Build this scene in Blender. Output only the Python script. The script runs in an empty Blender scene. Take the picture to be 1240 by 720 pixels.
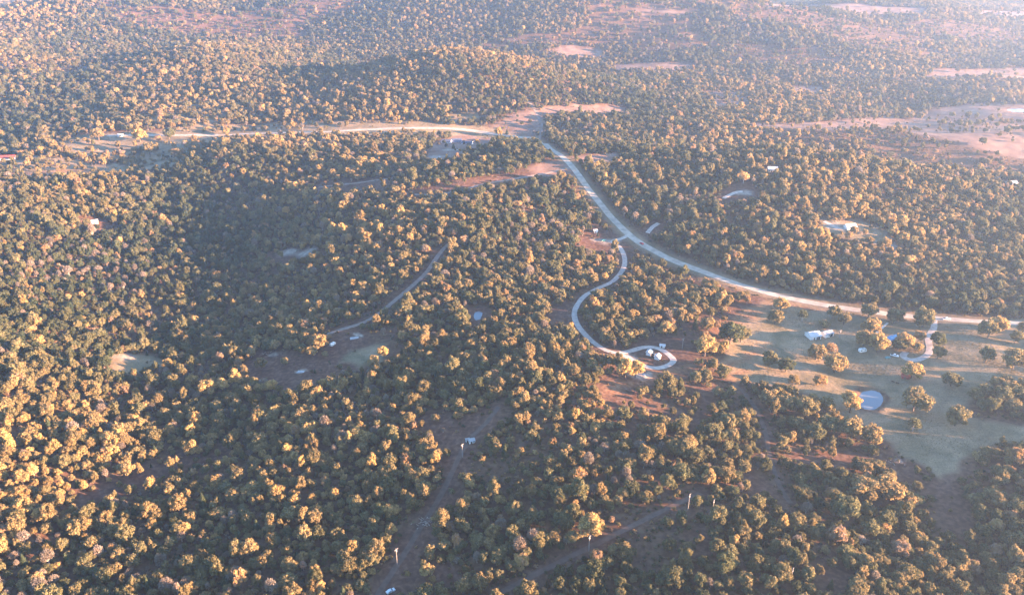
import bpy, math, random
import numpy as np
from mathutils import Vector, Matrix, Euler

SC = bpy.context.scene
COL = SC.collection
R = math.radians

# ------------------------------------------------------------------ camera, light, exposure
CAM_H = 300.0            # metres above the level of the county road
PW, PH = 1240.0, 720.0   # the photograph's size, used to turn its pixels into directions
FPX = 973.0              # focal length in photograph pixels
HORIZON = -110.0
PITCH = math.atan((PH / 2 - HORIZON) / FPX)
SUN_EL, SUN_AZ = R(8.4), R(-14.0)     # azimuth: degrees forward of +X (sun stands to the right, a little ahead)
SUN_STRENGTH = 5.0
SKY_STRENGTH = 0.073
EXPOSURE = 4.05
HAZE_DENSITY = 1.02e-4

cam_d = bpy.data.cameras.new('camera')
cam_d.sensor_fit = 'HORIZONTAL'
cam_d.sensor_width = 36.0
cam_d.lens = 36.0 * FPX / PW
cam_d.clip_start = 1.0
cam_d.clip_end = 30000.0
cam = bpy.data.objects.new('camera', cam_d)
COL.objects.link(cam)
cam.location = (0, 0, CAM_H)
cam.rotation_euler = (R(90) - PITCH, 0, 0)
SC.camera = cam

world = bpy.data.worlds.new('World')
SC.world = world
world.use_nodes = True
wn = world.node_tree.nodes
wn.clear()
sky = wn.new('ShaderNodeTexSky')
sky.sky_type = 'NISHITA'
sky.sun_disc = False
sky.sun_elevation = SUN_EL
sky.sun_rotation = R(90) - SUN_AZ
sky.air_density = 1.0
sky.dust_density = 0.6
sky.ozone_density = 3.0
bg = wn.new('ShaderNodeBackground')
bg.inputs['Strength'].default_value = SKY_STRENGTH
wo = wn.new('ShaderNodeOutputWorld')
world.node_tree.links.new(sky.outputs[0], bg.inputs[0])
world.node_tree.links.new(bg.outputs[0], wo.inputs[0])

sun_d = bpy.data.lights.new('sun', 'SUN')
sun_d.energy = SUN_STRENGTH
sun_d.angle = R(0.6)
sun_d.color = (1.0, 0.56, 0.33)
sun = bpy.data.objects.new('sun', sun_d)
COL.objects.link(sun)
SDIR = Vector((math.cos(SUN_EL) * math.cos(SUN_AZ), math.cos(SUN_EL) * math.sin(SUN_AZ), math.sin(SUN_EL)))
sun.rotation_euler = SDIR.to_track_quat('Z', 'Y').to_euler()
sun.location = SDIR * 1000 + Vector((0, 800, 0))

SC.view_settings.view_transform = 'Standard'
SC.view_settings.look = 'None'
SC.view_settings.gamma = 1.0
SC.view_settings.exposure = EXPOSURE
SC.render.engine = 'CYCLES'
SC.cycles.use_denoising = True
SC.cycles.max_bounces = 4
SC.cycles.diffuse_bounces = 2
SC.cycles.glossy_bounces = 2
SC.cycles.transmission_bounces = 2
SC.cycles.volume_bounces = 0
SC.cycles.transparent_max_bounces = 4
SC.cycles.use_adaptive_sampling = False

# ------------------------------------------------------------------ terrain as a function
CP, SP = math.cos(PITCH), math.sin(PITCH)

def flat(px, py):
    """where a photo pixel's ray meets the level plane"""
    dx = px - PW / 2
    dy = FPX * CP + (PH / 2 - py) * SP
    dz = -FPX * SP + (PH / 2 - py) * CP
    t = CAM_H / -dz
    return dx * t, dy * t

# px, py (roughly where the hill stands), height, radius along x, radius along y, turn
HILLS = [
    (830, 238, 40, 330, 150, -14), (1120, 205, -22, 420, 60, -10), (1180, 238, 12, 170, 50, -8), (1130, 178, 10, 300, 45, -8),
    (585, 128, 62, 150, 120, 8), (470, 122, 22, 150, 110, 0),
    (640, 44, 150, 230, 240, -20), (760, 52, 30, 300, 140, -22), (430, 36, 120, 230, 260, -15), (250, 30, 90, 260, 300, -10),
    (60, 62, 85, 300, 260, 10), (20, 118, 52, 230, 150, 0), (130, 104, -26, 120, 180, 0), (270, 100, 46, 120, 150, -10),
    (-70, 300, 38, 200, 330, 0), (190, 310, -30, 95, 200, 14), (330, 400, -12, 90, 120, 0),
    (520, 305, 24, 125, 200, 0), (275, 215, 14, 70, 60, 0),
    (-40, 560, 9, 80, 130, 0), (140, 640, -10, 70, 120, 0), (340, 620, 5, 50, 110, 0),
    (650, 580, 8, 75, 140, 20), (490, 550, -5, 45, 90, 0), (840, 560, 4, 70, 120, 0),
    (1320, 600, 18, 120, 150, 0), (1180, 640, -11, 65, 110, 0),
    (900, 62, 60, 240, 180, -15), (1060, 40, 70, 300, 220, -10), (1250, 24, 40, 500, 240, 0),
]
HP = []
for (hx, hy, hh, rx, ry, rot) in HILLS:
    fx, fy = flat(hx, hy)
    HP.append((fx, fy, hh, rx, ry, math.cos(R(rot)), math.sin(R(rot))))
WAVES = []
_rng = np.random.RandomState(5)
for (wl, amp) in ((900, 5.0), (620, 3.4), (430, 2.6), (300, 1.9), (210, 1.3), (140, .8), (95, .5), (70, .35)):
    for _ in range(2):
        a = _rng.uniform(0, 2 * math.pi)
        WAVES.append((2 * math.pi / wl * math.cos(a), 2 * math.pi / wl * math.sin(a), _rng.uniform(0, 6.28), amp * .7))

def H0(x, y):
    x = np.asarray(x, float); y = np.asarray(y, float)
    z = np.zeros(np.broadcast(x, y).shape)
    for (fx, fy, hh, rx, ry, c, s) in HP:
        u = ((x - fx) * c + (y - fy) * s) / rx
        v = (-(x - fx) * s + (y - fy) * c) / ry
        z = z + hh * np.exp(-.5 * (u * u + v * v))
    for (kx, ky, ph, amp) in WAVES:
        z = z + amp * np.sin(kx * x + ky * y + ph)
    d = np.maximum(np.hypot(x, y) - 3600, 0)      # far country lies lower
    return z - d * .004

def ray_hit(px, py, hf=None):
    hf = hf or H
    dx = (px - PW / 2)
    dy = FPX * CP + (PH / 2 - py) * SP
    dz = -FPX * SP + (PH / 2 - py) * CP
    n = math.sqrt(dx * dx + dy * dy + dz * dz)
    dx, dy, dz = dx / n, dy / n, dz / n
    t = np.arange(150.0, 9000.0, 4.0)
    gap = CAM_H + dz * t - hf(dx * t, dy * t)
    k = np.argmax(gap < 0)
    if gap[k] >= 0:
        k = len(t) - 1
    a, b = t[max(k - 1, 0)], t[k]
    for _ in range(14):
        m = .5 * (a + b)
        if CAM_H + dz * m - float(hf(dx * m, dy * m)) < 0:
            b = m
        else:
            a = m
    return dx * b, dy * b

# ponds: outline in photo pixels; the ground is dug out below the water
PONDS_PX = [
    [(1038, 479), (1043, 473), (1054, 471.5), (1066, 473), (1072, 482), (1069, 490), (1060, 496), (1046, 495), (1039, 489)],
    [(573, 386), (572, 380), (577, 376), (583, 375), (586, 379), (583, 385), (578, 389)],
    [(1216, 131.5), (1232, 131), (1250, 132), (1252, 134.5), (1228, 134.5)],
]
PONDS = []
for pp in PONDS_PX:
    pts = np.array([ray_hit(a, b, H0) for a, b in pp])
    lvl = float(H0(pts[:, 0], pts[:, 1]).min()) - .15
    PONDS.append((pts, lvl))

def in_poly(x, y, poly):
    inside = np.zeros(x.shape, bool)
    n = len(poly)
    j = n - 1
    for i in range(n):
        xi, yi = poly[i]; xj, yj = poly[j]
        cond = ((yi > y) != (yj > y)) & (x < (xj - xi) * (y - yi) / ((yj - yi) if yj != yi else 1e-9) + xi)
        inside ^= cond
        j = i
    return inside

def poly_dist(x, y, poly):
    """distance to the outline, negative inside"""
    d = np.full(x.shape, 1e9)
    n = len(poly)
    for i in range(n):
        ax, ay = poly[i]; bx, by = poly[(i + 1) % n]
        vx, vy = bx - ax, by - ay
        L = vx * vx + vy * vy + 1e-9
        t = np.clip(((x - ax) * vx + (y - ay) * vy) / L, 0, 1)
        d = np.minimum(d, np.hypot(x - ax - t * vx, y - ay - t * vy))
    return np.where(in_poly(x, y, poly), -d, d)

def line_dist(x, y, pts):
    d = np.full(x.shape, 1e9)
    for i in range(len(pts) - 1):
        ax, ay = pts[i]; bx, by = pts[i + 1]
        vx, vy = bx - ax, by - ay
        L = vx * vx + vy * vy + 1e-9
        t = np.clip(((x - ax) * vx + (y - ay) * vy) / L, 0, 1)
        d = np.minimum(d, np.hypot(x - ax - t * vx, y - ay - t * vy))
    return d

def H(x, y):
    z = H0(x, y)
    x = np.asarray(x, float); y = np.asarray(y, float)
    for pts, lvl in PONDS:
        c = pts.mean(0); rad = np.hypot(*(pts - c).T).max() + 16
        near = np.hypot(x - c[0], y - c[1]) < rad
        if np.any(near):
            xx = np.atleast_1d(x); yy = np.atleast_1d(y); zz = np.atleast_1d(np.array(z, float))
            m = np.atleast_1d(near)
            d = poly_dist(xx[m], yy[m], pts)
            w = np.clip((12 - d) / 8.0, 0, 1)             # level bank, then the dug bowl
            t = lvl + .35 + np.clip(d, -4, 1.2) * .45
            zz[m] = zz[m] * (1 - w) + t * w
            z = zz if np.ndim(x) else zz[0]
    return z

def gp(px, py):
    x, y = ray_hit(px, py)
    return x, y

def ground_at(x, y):
    return float(H(x, y))

def scale_at(px, py):
    """photo pixels per metre, across the view, on the ground at that pixel"""
    x, y = gp(px, py)
    z = ground_at(x, y)
    depth = y * CP + (CAM_H - z) * SP
    return FPX / depth

def gpoly(pp):
    return np.array([gp(a, b) for a, b in pp])

# value noise
_perm = np.random.RandomState(3).rand(256, 256)
def vnoise(x, y, wl, seed=0):
    u = np.asarray(x, float) / wl + seed * 17.3; v = np.asarray(y, float) / wl + seed * 9.1
    iu = np.floor(u).astype(int); iv = np.floor(v).astype(int)
    fu = u - iu; fv = v - iv
    fu = fu * fu * (3 - 2 * fu); fv = fv * fv * (3 - 2 * fv)
    g = lambda a, b: _perm[a % 256, b % 256]
    return (g(iu, iv) * (1 - fu) + g(iu + 1, iv) * fu) * (1 - fv) + (g(iu, iv + 1) * (1 - fu) + g(iu + 1, iv + 1) * fu) * fv

def fbm(x, y, wl, seed=0):
    return .55 * vnoise(x, y, wl, seed) + .3 * vnoise(x, y, wl / 2.1, seed + 1) + .15 * vnoise(x, y, wl / 4.3, seed + 2)

# ------------------------------------------------------------------ materials
def mat(name, color, rough=.8, var=.25, scale=1.0, spec=.25, metallic=0.0, bump=0.0):
    m = bpy.data.materials.new(name)
    m.use_nodes = True
    nt = m.node_tree; n = nt.nodes; l = nt.links
    b = n['Principled BSDF']
    b.inputs['Roughness'].default_value = rough
    b.inputs['Specular IOR Level'].default_value = spec
    b.inputs['Metallic'].default_value = metallic
    tc = n.new('ShaderNodeTexCoord')
    no = n.new('ShaderNodeTexNoise'); no.inputs['Scale'].default_value = scale; no.inputs['Detail'].default_value = 5
    l.new(tc.outputs['Object'], no.inputs['Vector'])
    mr = n.new('ShaderNodeMapRange')
    mr.inputs['From Min'].default_value = .25; mr.inputs['From Max'].default_value = .75
    mr.inputs['To Min'].default_value = 1 - var; mr.inputs['To Max'].default_value = 1 + var
    l.new(no.outputs['Fac'], mr.inputs['Value'])
    mx = n.new('ShaderNodeMix'); mx.data_type = 'RGBA'; mx.blend_type = 'MULTIPLY'
    mx.inputs['Factor'].default_value = 1
    mx.inputs['A'].default_value = (*color, 1)
    l.new(mr.outputs['Result'], mx.inputs['B'])
    l.new(mx.outputs['Result'], b.inputs['Base Color'])
    if bump:
        bp = n.new('ShaderNodeBump'); bp.inputs['Strength'].default_value = bump
        l.new(no.outputs['Fac'], bp.inputs['Height']); l.new(bp.outputs['Normal'], b.inputs['Normal'])
    return m

def leaf_material():
    m = bpy.data.materials.new('foliage')
    m.use_nodes = True
    nt = m.node_tree; n = nt.nodes; l = nt.links
    n.clear()
    out = n.new('ShaderNodeOutputMaterial')
    at = n.new('ShaderNodeAttribute'); at.attribute_type = 'INSTANCER'; at.attribute_name = 'tint'
    av = n.new('ShaderNodeAttribute'); av.attribute_type = 'INSTANCER'; av.attribute_name = 'shade'
    geo = n.new('ShaderNodeNewGeometry')
    j = n.new('ShaderNodeMath'); j.operation = 'MULTIPLY_ADD'       # leaf to leaf hue shift
    l.new(geo.outputs['Random Per Island'], j.inputs[0]); j.inputs[1].default_value = .14
    sub = n.new('ShaderNodeMath'); sub.operation = 'SUBTRACT'; sub.inputs[1].default_value = .25
    tc = n.new('ShaderNodeTexCoord'); no = n.new('ShaderNodeTexNoise'); no.inputs['Scale'].default_value = 1.1; no.inputs['Detail'].default_value = 2
    l.new(tc.outputs['Object'], no.inputs['Vector'])
    dr = n.new('ShaderNodeMath'); dr.operation = 'MULTIPLY_ADD'; dr.inputs[1].default_value = .36
    l.new(no.outputs['Fac'], dr.inputs[0]); l.new(at.outputs['Fac'], dr.inputs[2])
    l.new(dr.outputs[0], sub.inputs[0]); l.new(sub.outputs[0], j.inputs[2])
    cr = n.new('ShaderNodeValToRGB')
    e = cr.color_ramp.elements
    stops = [(0.0, (.036, .054, .034)), (.22, (.076, .088, .048)), (.42, (.136, .128, .066)), (.62, (.225, .170, .085)),
             (.76, (.36, .26, .105)), (.86, (.285, .18, .09)), (.93, (.225, .165, .115)), (1.0, (.185, .165, .14))]
    e[0].position, e[0].color = stops[0][0], (*stops[0][1], 1)
    e[1].position, e[1].color = stops[-1][0], (*stops[-1][1], 1)
    for p, c in stops[1:-1]:
        k = e.new(p); k.color = (*c, 1)
    l.new(j.outputs[0], cr.inputs['Fac'])
    r2 = n.new('ShaderNodeMapRange'); r2.inputs['To Min'].default_value = .72; r2.inputs['To Max'].default_value = 1.25
    l.new(geo.outputs['Random Per Island'], r2.inputs['Value'])
    mm = n.new('ShaderNodeMath'); mm.operation = 'MULTIPLY'
    l.new(r2.outputs['Result'], mm.inputs[0]); l.new(av.outputs['Fac'], mm.inputs[1])
    mx = n.new('ShaderNodeMix'); mx.data_type = 'RGBA'; mx.blend_type = 'MULTIPLY'; mx.inputs['Factor'].default_value = 1
    l.new(cr.outputs['Color'], mx.inputs['A']); l.new(mm.outputs[0], mx.inputs['B'])
    d = n.new('ShaderNodeBsdfDiffuse'); t = n.new('ShaderNodeBsdfTranslucent'); ms = n.new('ShaderNodeMixShader')
    ms.inputs[0].default_value = .42
    l.new(mx.outputs['Result'], d.inputs['Color']); l.new(mx.outputs['Result'], t.inputs['Color'])
    l.new(d.outputs[0], ms.inputs[1]); l.new(t.outputs[0], ms.inputs[2]); l.new(ms.outputs[0], out.inputs['Surface'])
    return m

def ground_material():
    m = bpy.data.materials.new('ground')
    m.use_nodes = True
    nt = m.node_tree; n = nt.nodes; l = nt.links
    b = n['Principled BSDF']; b.inputs['Roughness'].default_value = .95; b.inputs['Specular IOR Level'].default_value = .1
    tc = n.new('ShaderNodeTexCoord')
    def noise(scale, detail=6, dist=0.0):
        k = n.new('ShaderNodeTexNoise'); k.inputs['Scale'].default_value = scale
        k.inputs['Detail'].default_value = detail; k.inputs['Distortion'].default_value = dist
        l.new(tc.outputs['Object'], k.inputs['Vector'])
        return k
    def ramp(src, stops):
        r = n.new('ShaderNodeValToRGB'); e = r.color_ramp.elements
        e[0].position, e[0].color = stops[0][0], (*stops[0][1], 1)
        e[1].position, e[1].color = stops[-1][0], (*stops[-1][1], 1)
        for p, c in stops[1:-1]:
            k = e.new(p); k.color = (*c, 1)
        l.new(src, r.inputs['Fac'])
        return r.outputs['Color']
    def mix(f, a, bb, blend='MIX'):
        k = n.new('ShaderNodeMix'); k.data_type = 'RGBA'; k.blend_type = blend
        if isinstance(f, float): k.inputs['Factor'].default_value = f
        else: l.new(f, k.inputs['Factor'])
        l.new(a, k.inputs['A']); l.new(bb, k.inputs['B'])
        return k.outputs['Result']
    def attr(name):
        k = n.new('ShaderNodeAttribute'); k.attribute_type = 'GEOMETRY'; k.attribute_name = name
        return k.outputs['Fac']
    nb = noise(.012, 5); ns = noise(.35, 8, .4); nm = noise(.06, 6, .6)
    floor = ramp(ns.outputs['Fac'], [(.3, (.052, .030, .020)), (.5, (.082, .048, .032)), (.62, (.105, .068, .044)), (.75, (.07, .068, .034))])
    # dry mown grass with faint curved mower passes
    grass = ramp(nm.outputs['Fac'], [(.28, (.088, .080, .050)), (.42, (.135, .112, .072)), (.56, (.18, .142, .094)), (.72, (.235, .172, .115))])
    wv = n.new('ShaderNodeTexWave'); wv.wave_type = 'RINGS'; wv.inputs['Scale'].default_value = .012
    wv.inputs['Distortion'].default_value = 14; wv.inputs['Detail'].default_value = 1.5; wv.inputs['Detail Scale'].default_value = .6
    mp = n.new('ShaderNodeMapping'); mp.inputs['Location'].default_value = (-330, -520, 0)
    l.new(tc.outputs['Object'], mp.inputs['Vector']); l.new(mp.outputs['Vector'], wv.inputs['Vector'])
    wv.inputs['Scale'].default_value = .085
    mow = ramp(wv.outputs['Fac'], [(.0, (.74, .76, .78)), (.55, (1, 1, 1)), (1.0, (1.2, 1.16, 1.1))])
    grass = mix(.16, grass, mow, 'MULTIPLY')
    nf = noise(1.3, 4)
    grass = mix(1.0, grass, ramp(nf.outputs['Fac'], [(.3, (.7, .72, .7)), (.7, (1.3, 1.26, 1.2))]), 'MULTIPLY')
    dirt = ramp(ns.outputs['Fac'], [(.3, (.050, .027, .019)), (.5, (.080, .044, .031)), (.7, (.125, .078, .056))])
    rust = ramp(ns.outputs['Fac'], [(.3, (.12, .062, .035)), (.5, (.19, .10, .055)), (.7, (.26, .16, .09))])  # rust-red ground, and the sunlit lawn streak painted with it
    field = ramp(nm.outputs['Fac'], [(.3, (.10, .07, .055)), (.5, (.15, .10, .08)), (.7, (.20, .145, .11))])
    pale = ramp(ns.outputs['Fac'], [(.3, (.17, .145, .125)), (.5, (.24, .21, .18)), (.7, (.33, .30, .26))])
    c = floor
    for nm_, layer in (('dirt', dirt), ('grass', grass), ('field', field), ('rust', rust), ('pale', pale)):
        c = mix(attr(nm_), c, layer)
    big = ramp(nb.outputs['Fac'], [(.3, (.82, .84, .84)), (.7, (1.15, 1.1, 1.06))])
    c = mix(1.0, c, big, 'MULTIPLY')
    l.new(c, b.inputs['Base Color'])
    bp = n.new('ShaderNodeBump'); bp.inputs['Strength'].default_value = .6; bp.inputs['Distance'].default_value = .5
    l.new(ns.outputs['Fac'], bp.inputs['Height']); l.new(bp.outputs['Normal'], b.inputs['Normal'])
    return m

M_LEAF = leaf_material()
M_BARK = mat('bark', (.10, .08, .065), .9, .35, 4)
M_PALEBARK = mat('pale_bark', (.30, .27, .24), .9, .3, 4)
M_GROUND = ground_material()
M_ROAD = mat('road_chip_seal', (.29, .25, .205), .9, .34, .18)
M_GRAVEL = mat('drive_gravel', (.31, .27, .24), .95, .3, .4)
M_LANE = mat('lane_dirt', (.17, .135, .115), .95, .3, .35)
M_TRACK = mat('track_dirt', (.082, .056, .044), .95, .35, .35)
M_WHITE = mat('white_siding', (.60, .60, .58), .6, .08, .8)
M_ROOFW = mat('white_metal_roof', (.37, .38, .39), .4, .08, .6, .4)
M_ROOFG = mat('grey_metal_roof', (.24, .25, .26), .45, .12, .6, .4)
M_ROOFN = mat('slate_blue_roof', (.055, .075, .12), .6, .2, .6)
M_ROOFB = mat('blue_metal_roof', (.04, .22, .42), .4, .12, .6, .4)
M_ROOFR = mat('red_metal_roof', (.32, .07, .05), .5, .15, .6)
M_REDWALL = mat('dark_red_boards', (.22, .04, .045), .75, .2, .8)
M_TAN = mat('tan_siding', (.42, .34, .27), .7, .1, .8)
M_GLASS = mat('window_glass', (.03, .04, .05), .1, .05, 1, .5)
M_DOOR = mat('door_paint', (.10, .07, .055), .6, .1, 1)
M_TRIM = mat('trim', (.62, .62, .60), .6, .05, 1)
M_CONC = mat('concrete', (.40, .39, .37), .9, .15, .8)
M_TYRE = mat('tyre', (.02, .02, .02), .9, .1, 1)
M_CARW = mat('white_car_paint', (.78, .78, .78), .25, .03, 1, .5)
M_CARR = mat('red_car_paint', (.42, .03, .025), .25, .03, 1, .5)
M_CART = mat('teal_car_paint', (.04, .19, .20), .25, .03, 1, .5)
M_CARD = mat('dark_car_paint', (.025, .028, .035), .25, .03, 1, .5)
M_CARS = mat('silver_car_paint', (.45, .46, .47), .3, .03, 1, .5, .4)
M_POLE = mat('weathered_pole', (.20, .185, .17), .85, .2, 2)
M_INSUL = mat('insulator', (.35, .36, .38), .3, .05, 2, .5)
M_WIRE = mat('wire', (.12, .12, .12), .5, .05, 2)
M_HIDE = mat('black_hide', (.018, .016, .016), .8, .3, 2)
M_LOG = mat('pale_log', (.25, .22, .19), .9, .3, 2)
M_TARP = mat('pale_tarp', (.27, .27, .28), .6, .12, .6)
M_FENCE = mat('white_fence', (.70, .70, .68), .6, .1, 1)

def water_material():
    m = bpy.data.materials.new('pond_water'); m.use_nodes = True
    n = m.node_tree.nodes; l = m.node_tree.links
    b = n['Principled BSDF']
    b.inputs['Base Color'].default_value = (.12, .15, .18, 1); b.inputs['Roughness'].default_value = .10
    b.inputs['IOR'].default_value = 1.33; b.inputs['Specular IOR Level'].default_value = .5
    tc = n.new('ShaderNodeTexCoord'); no = n.new('ShaderNodeTexNoise'); no.inputs['Scale'].default_value = .8
    bp = n.new('ShaderNodeBump'); bp.inputs['Strength'].default_value = .06
    l.new(tc.outputs['Object'], no.inputs['Vector']); l.new(no.outputs['Fac'], bp.inputs['Height'])
    l.new(bp.outputs['Normal'], b.inputs['Normal'])
    return m
M_WATER = water_material()

# ------------------------------------------------------------------ mesh helpers
class MB:
    def __init__(self): self.v, self.f = [], []
    def add(self, v, f):
        o = len(self.v); self.v += [tuple(p) for p in v]; self.f += [tuple(i + o for i in q) for q in f]; return self
    def box(self, x0, x1, y0, y1, z0, z1):
        v = [(x0, y0, z0), (x1, y0, z0), (x1, y1, z0), (x0, y1, z0), (x0, y0, z1), (x1, y0, z1), (x1, y1, z1), (x0, y1, z1)]
        return self.add(v, [(3, 2, 1, 0), (4, 5, 6, 7), (0, 1, 5, 4), (1, 2, 6, 5), (2, 3, 7, 6), (3, 0, 4, 7)])
    def tube(self, a, b, r0, r1=None, n=8):
        r1 = r0 if r1 is None else r1
        a, b = Vector(a), Vector(b)
        q = (b - a).to_track_quat('Z', 'Y')
        ring = lambda c, r: [c + q @ Vector((r * math.cos(k * 2 * math.pi / n), r * math.sin(k * 2 * math.pi / n), 0)) for k in range(n)]
        v = ring(a, r0) + ring(b, r1)
        f = [(k, (k + 1) % n, n + (k + 1) % n, n + k) for k in range(n)] + [tuple(range(n))[::-1], tuple(range(n, 2 * n))]
        return self.add(v, f)
    def prism(self, prof, y0, y1):
        """outline in x,z swept along y"""
        n = len(prof)
        v = [(x, y0, z) for x, z in prof] + [(x, y1, z) for x, z in prof]
        f = [(k, (k + 1) % n, n + (k + 1) % n, n + k) for k in range(n)] + [tuple(range(n))[::-1], tuple(range(n, 2 * n))]
        return self.add(v, f)
    def data(self, name, m):
        me = bpy.data.meshes.new(name); me.from_pydata(self.v, [], self.f); me.materials.append(m); me.update(); return me
    def build(self, name, m, parent=None):
        o = bpy.data.objects.new(name, self.data(name, m)); COL.objects.link(o); o.parent = parent; return o

def tag(o, label, cat, group=None):
    o['label'] = label; o['category'] = cat
    if group: o['group'] = group
    return o

def thing(name, label, cat, loc, rz=0.0, group=None):
    o = bpy.data.objects.new(name, None); COL.objects.link(o)
    o.empty_display_size = .5
    o.location = loc; o.rotation_euler = (0, 0, rz)
    return tag(o, label, cat, group)

# ------------------------------------------------------------------ layout traced from the photograph (pixels -> ground)
ROADS = {   # name: (pixel line, width, tree clearance, material, height)
    'road':        ([(1290, 395), (1240, 391.5), (1180, 388.5), (1130, 385), (1060, 378), (1000, 369.5), (945, 358.5), (905, 347.5), (870, 336), (835, 323), (800, 308), (768, 289), (745, 268), (728, 248), (712, 228), (697, 207), (680, 189), (664, 178), (652, 171), (630, 166.5), (600, 162.5), (570, 158), (540, 155.5), (500, 155), (440, 157), (370, 160), (300, 162), (240, 163.5), (180, 163.5), (130, 164)], 6.8, 7.5, 'M_ROAD', .16),
    'far_road':    ([(652, 171), (656, 160), (655, 148), (650, 138), (643, 126), (630, 114), (618, 106)], 4.0, .5, 'M_LANE', .12),
    'driveway_a':  ([(762, 284), (752, 289), (741, 292), (749, 298), (755, 307), (756.5, 318), (752, 330), (741, 341), (724, 349), (708, 358), (698, 371), (695.5, 383), (702, 397), (716, 412), (732, 423), (746, 427), (762, 425), (776, 421), (789, 420), (801, 423), (811, 430), (815.5, 436), (811, 441), (800, 445), (787, 445), (774, 440), (760, 432), (746, 427)], 4.3, 4.0, 'M_GRAVEL', .10),
    'driveway_b':  ([(1131, 387), (1131, 396), (1126, 405), (1124, 412), (1126, 420), (1124, 428), (1116, 433.5), (1106, 436), (1097, 434), (1093, 430), (1097, 426)], 4.6, 3.0, 'M_GRAVEL', .10),
    'track_a':     ([(548, 292), (538, 300), (528, 313), (516, 330), (498, 347), (474, 367), (455, 382), (436, 392), (412, 399), (392, 406)], 3.8, 4.0, 'M_LANE', .08),
    'track_b':     ([(604, 492), (588, 512), (566, 535), (548, 570), (530, 606), (508, 640), (486, 676), (462, 712), (448, 735)], 3.0, 3.5, 'M_TRACK', .08),
    'track_c':     ([(560, 740), (600, 720), (650, 694), (706, 666), (760, 639), (815, 612), (850, 596)], 3.0, 3.6, 'M_TRACK', .08),
    'track_d':     ([(884, 462), (900, 474), (914, 492), (926, 520), (933, 556), (946, 592), (960, 612)], 2.8, 2.5, 'M_TRACK', .08),
    'lane_a':      ([(690, 203), (655, 211), (620, 217), (590, 222), (555, 231), (520, 236), (480, 234)], 3.4, 3.0, 'M_LANE', .08),
    'lane_b':      ([(475, 216), (450, 219), (420, 223), (385, 227)], 3.2, 3.0, 'M_LANE', .08),
    'lane_c':      ([(998, 268), (1006, 272), (1014, 276), (1024, 277)], 4.5, 5.0, 'M_GRAVEL', .08),
    'lane_d':      ([(876, 240), (886, 235), (894, 232), (900, 232)], 4.5, 6.0, 'M_GRAVEL', .08),
    'lane_e':      ([(784, 282), (790, 275), (798, 270)], 4.5, 4.0, 'M_GRAVEL', .08),
    'path':        ([(1075, 390.5), (1068, 397), (1060, 404)], 1.6, 1.0, 'M_CONC', .08),
}
RNAME = {'road': 'road', 'far_road': 'road', 'driveway_a': 'driveway', 'driveway_b': 'driveway', 'track_a': 'dirt_track', 'track_b': 'dirt_track',
         'track_c': 'dirt_track', 'track_d': 'dirt_track', 'lane_a': 'lane', 'lane_b': 'lane', 'lane_c': 'lane', 'lane_d': 'lane', 'lane_e': 'lane', 'path': 'path'}
def smooth_line(pts, step):
    pts = np.asarray(pts, float); P = np.vstack([2 * pts[0] - pts[1], pts, 2 * pts[-1] - pts[-2]])
    out = []
    for i in range(1, len(P) - 2):
        p0, p1, p2, p3 = P[i - 1:i + 3]
        n = max(2, int(np.hypot(*(p2 - p1)) / step))
        for k in range(n):
            t = k / n
            out.append(.5 * (2 * p1 + (p2 - p0) * t + (2 * p0 - 5 * p1 + 4 * p2 - p3) * t * t + (-p0 + 3 * p1 - 3 * p2 + p3) * t ** 3))
    out.append(P[-2])
    return np.array(out)
RLINE = {k: smooth_line(gpoly(v[0]), 5.0) for k, v in ROADS.items()}

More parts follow.
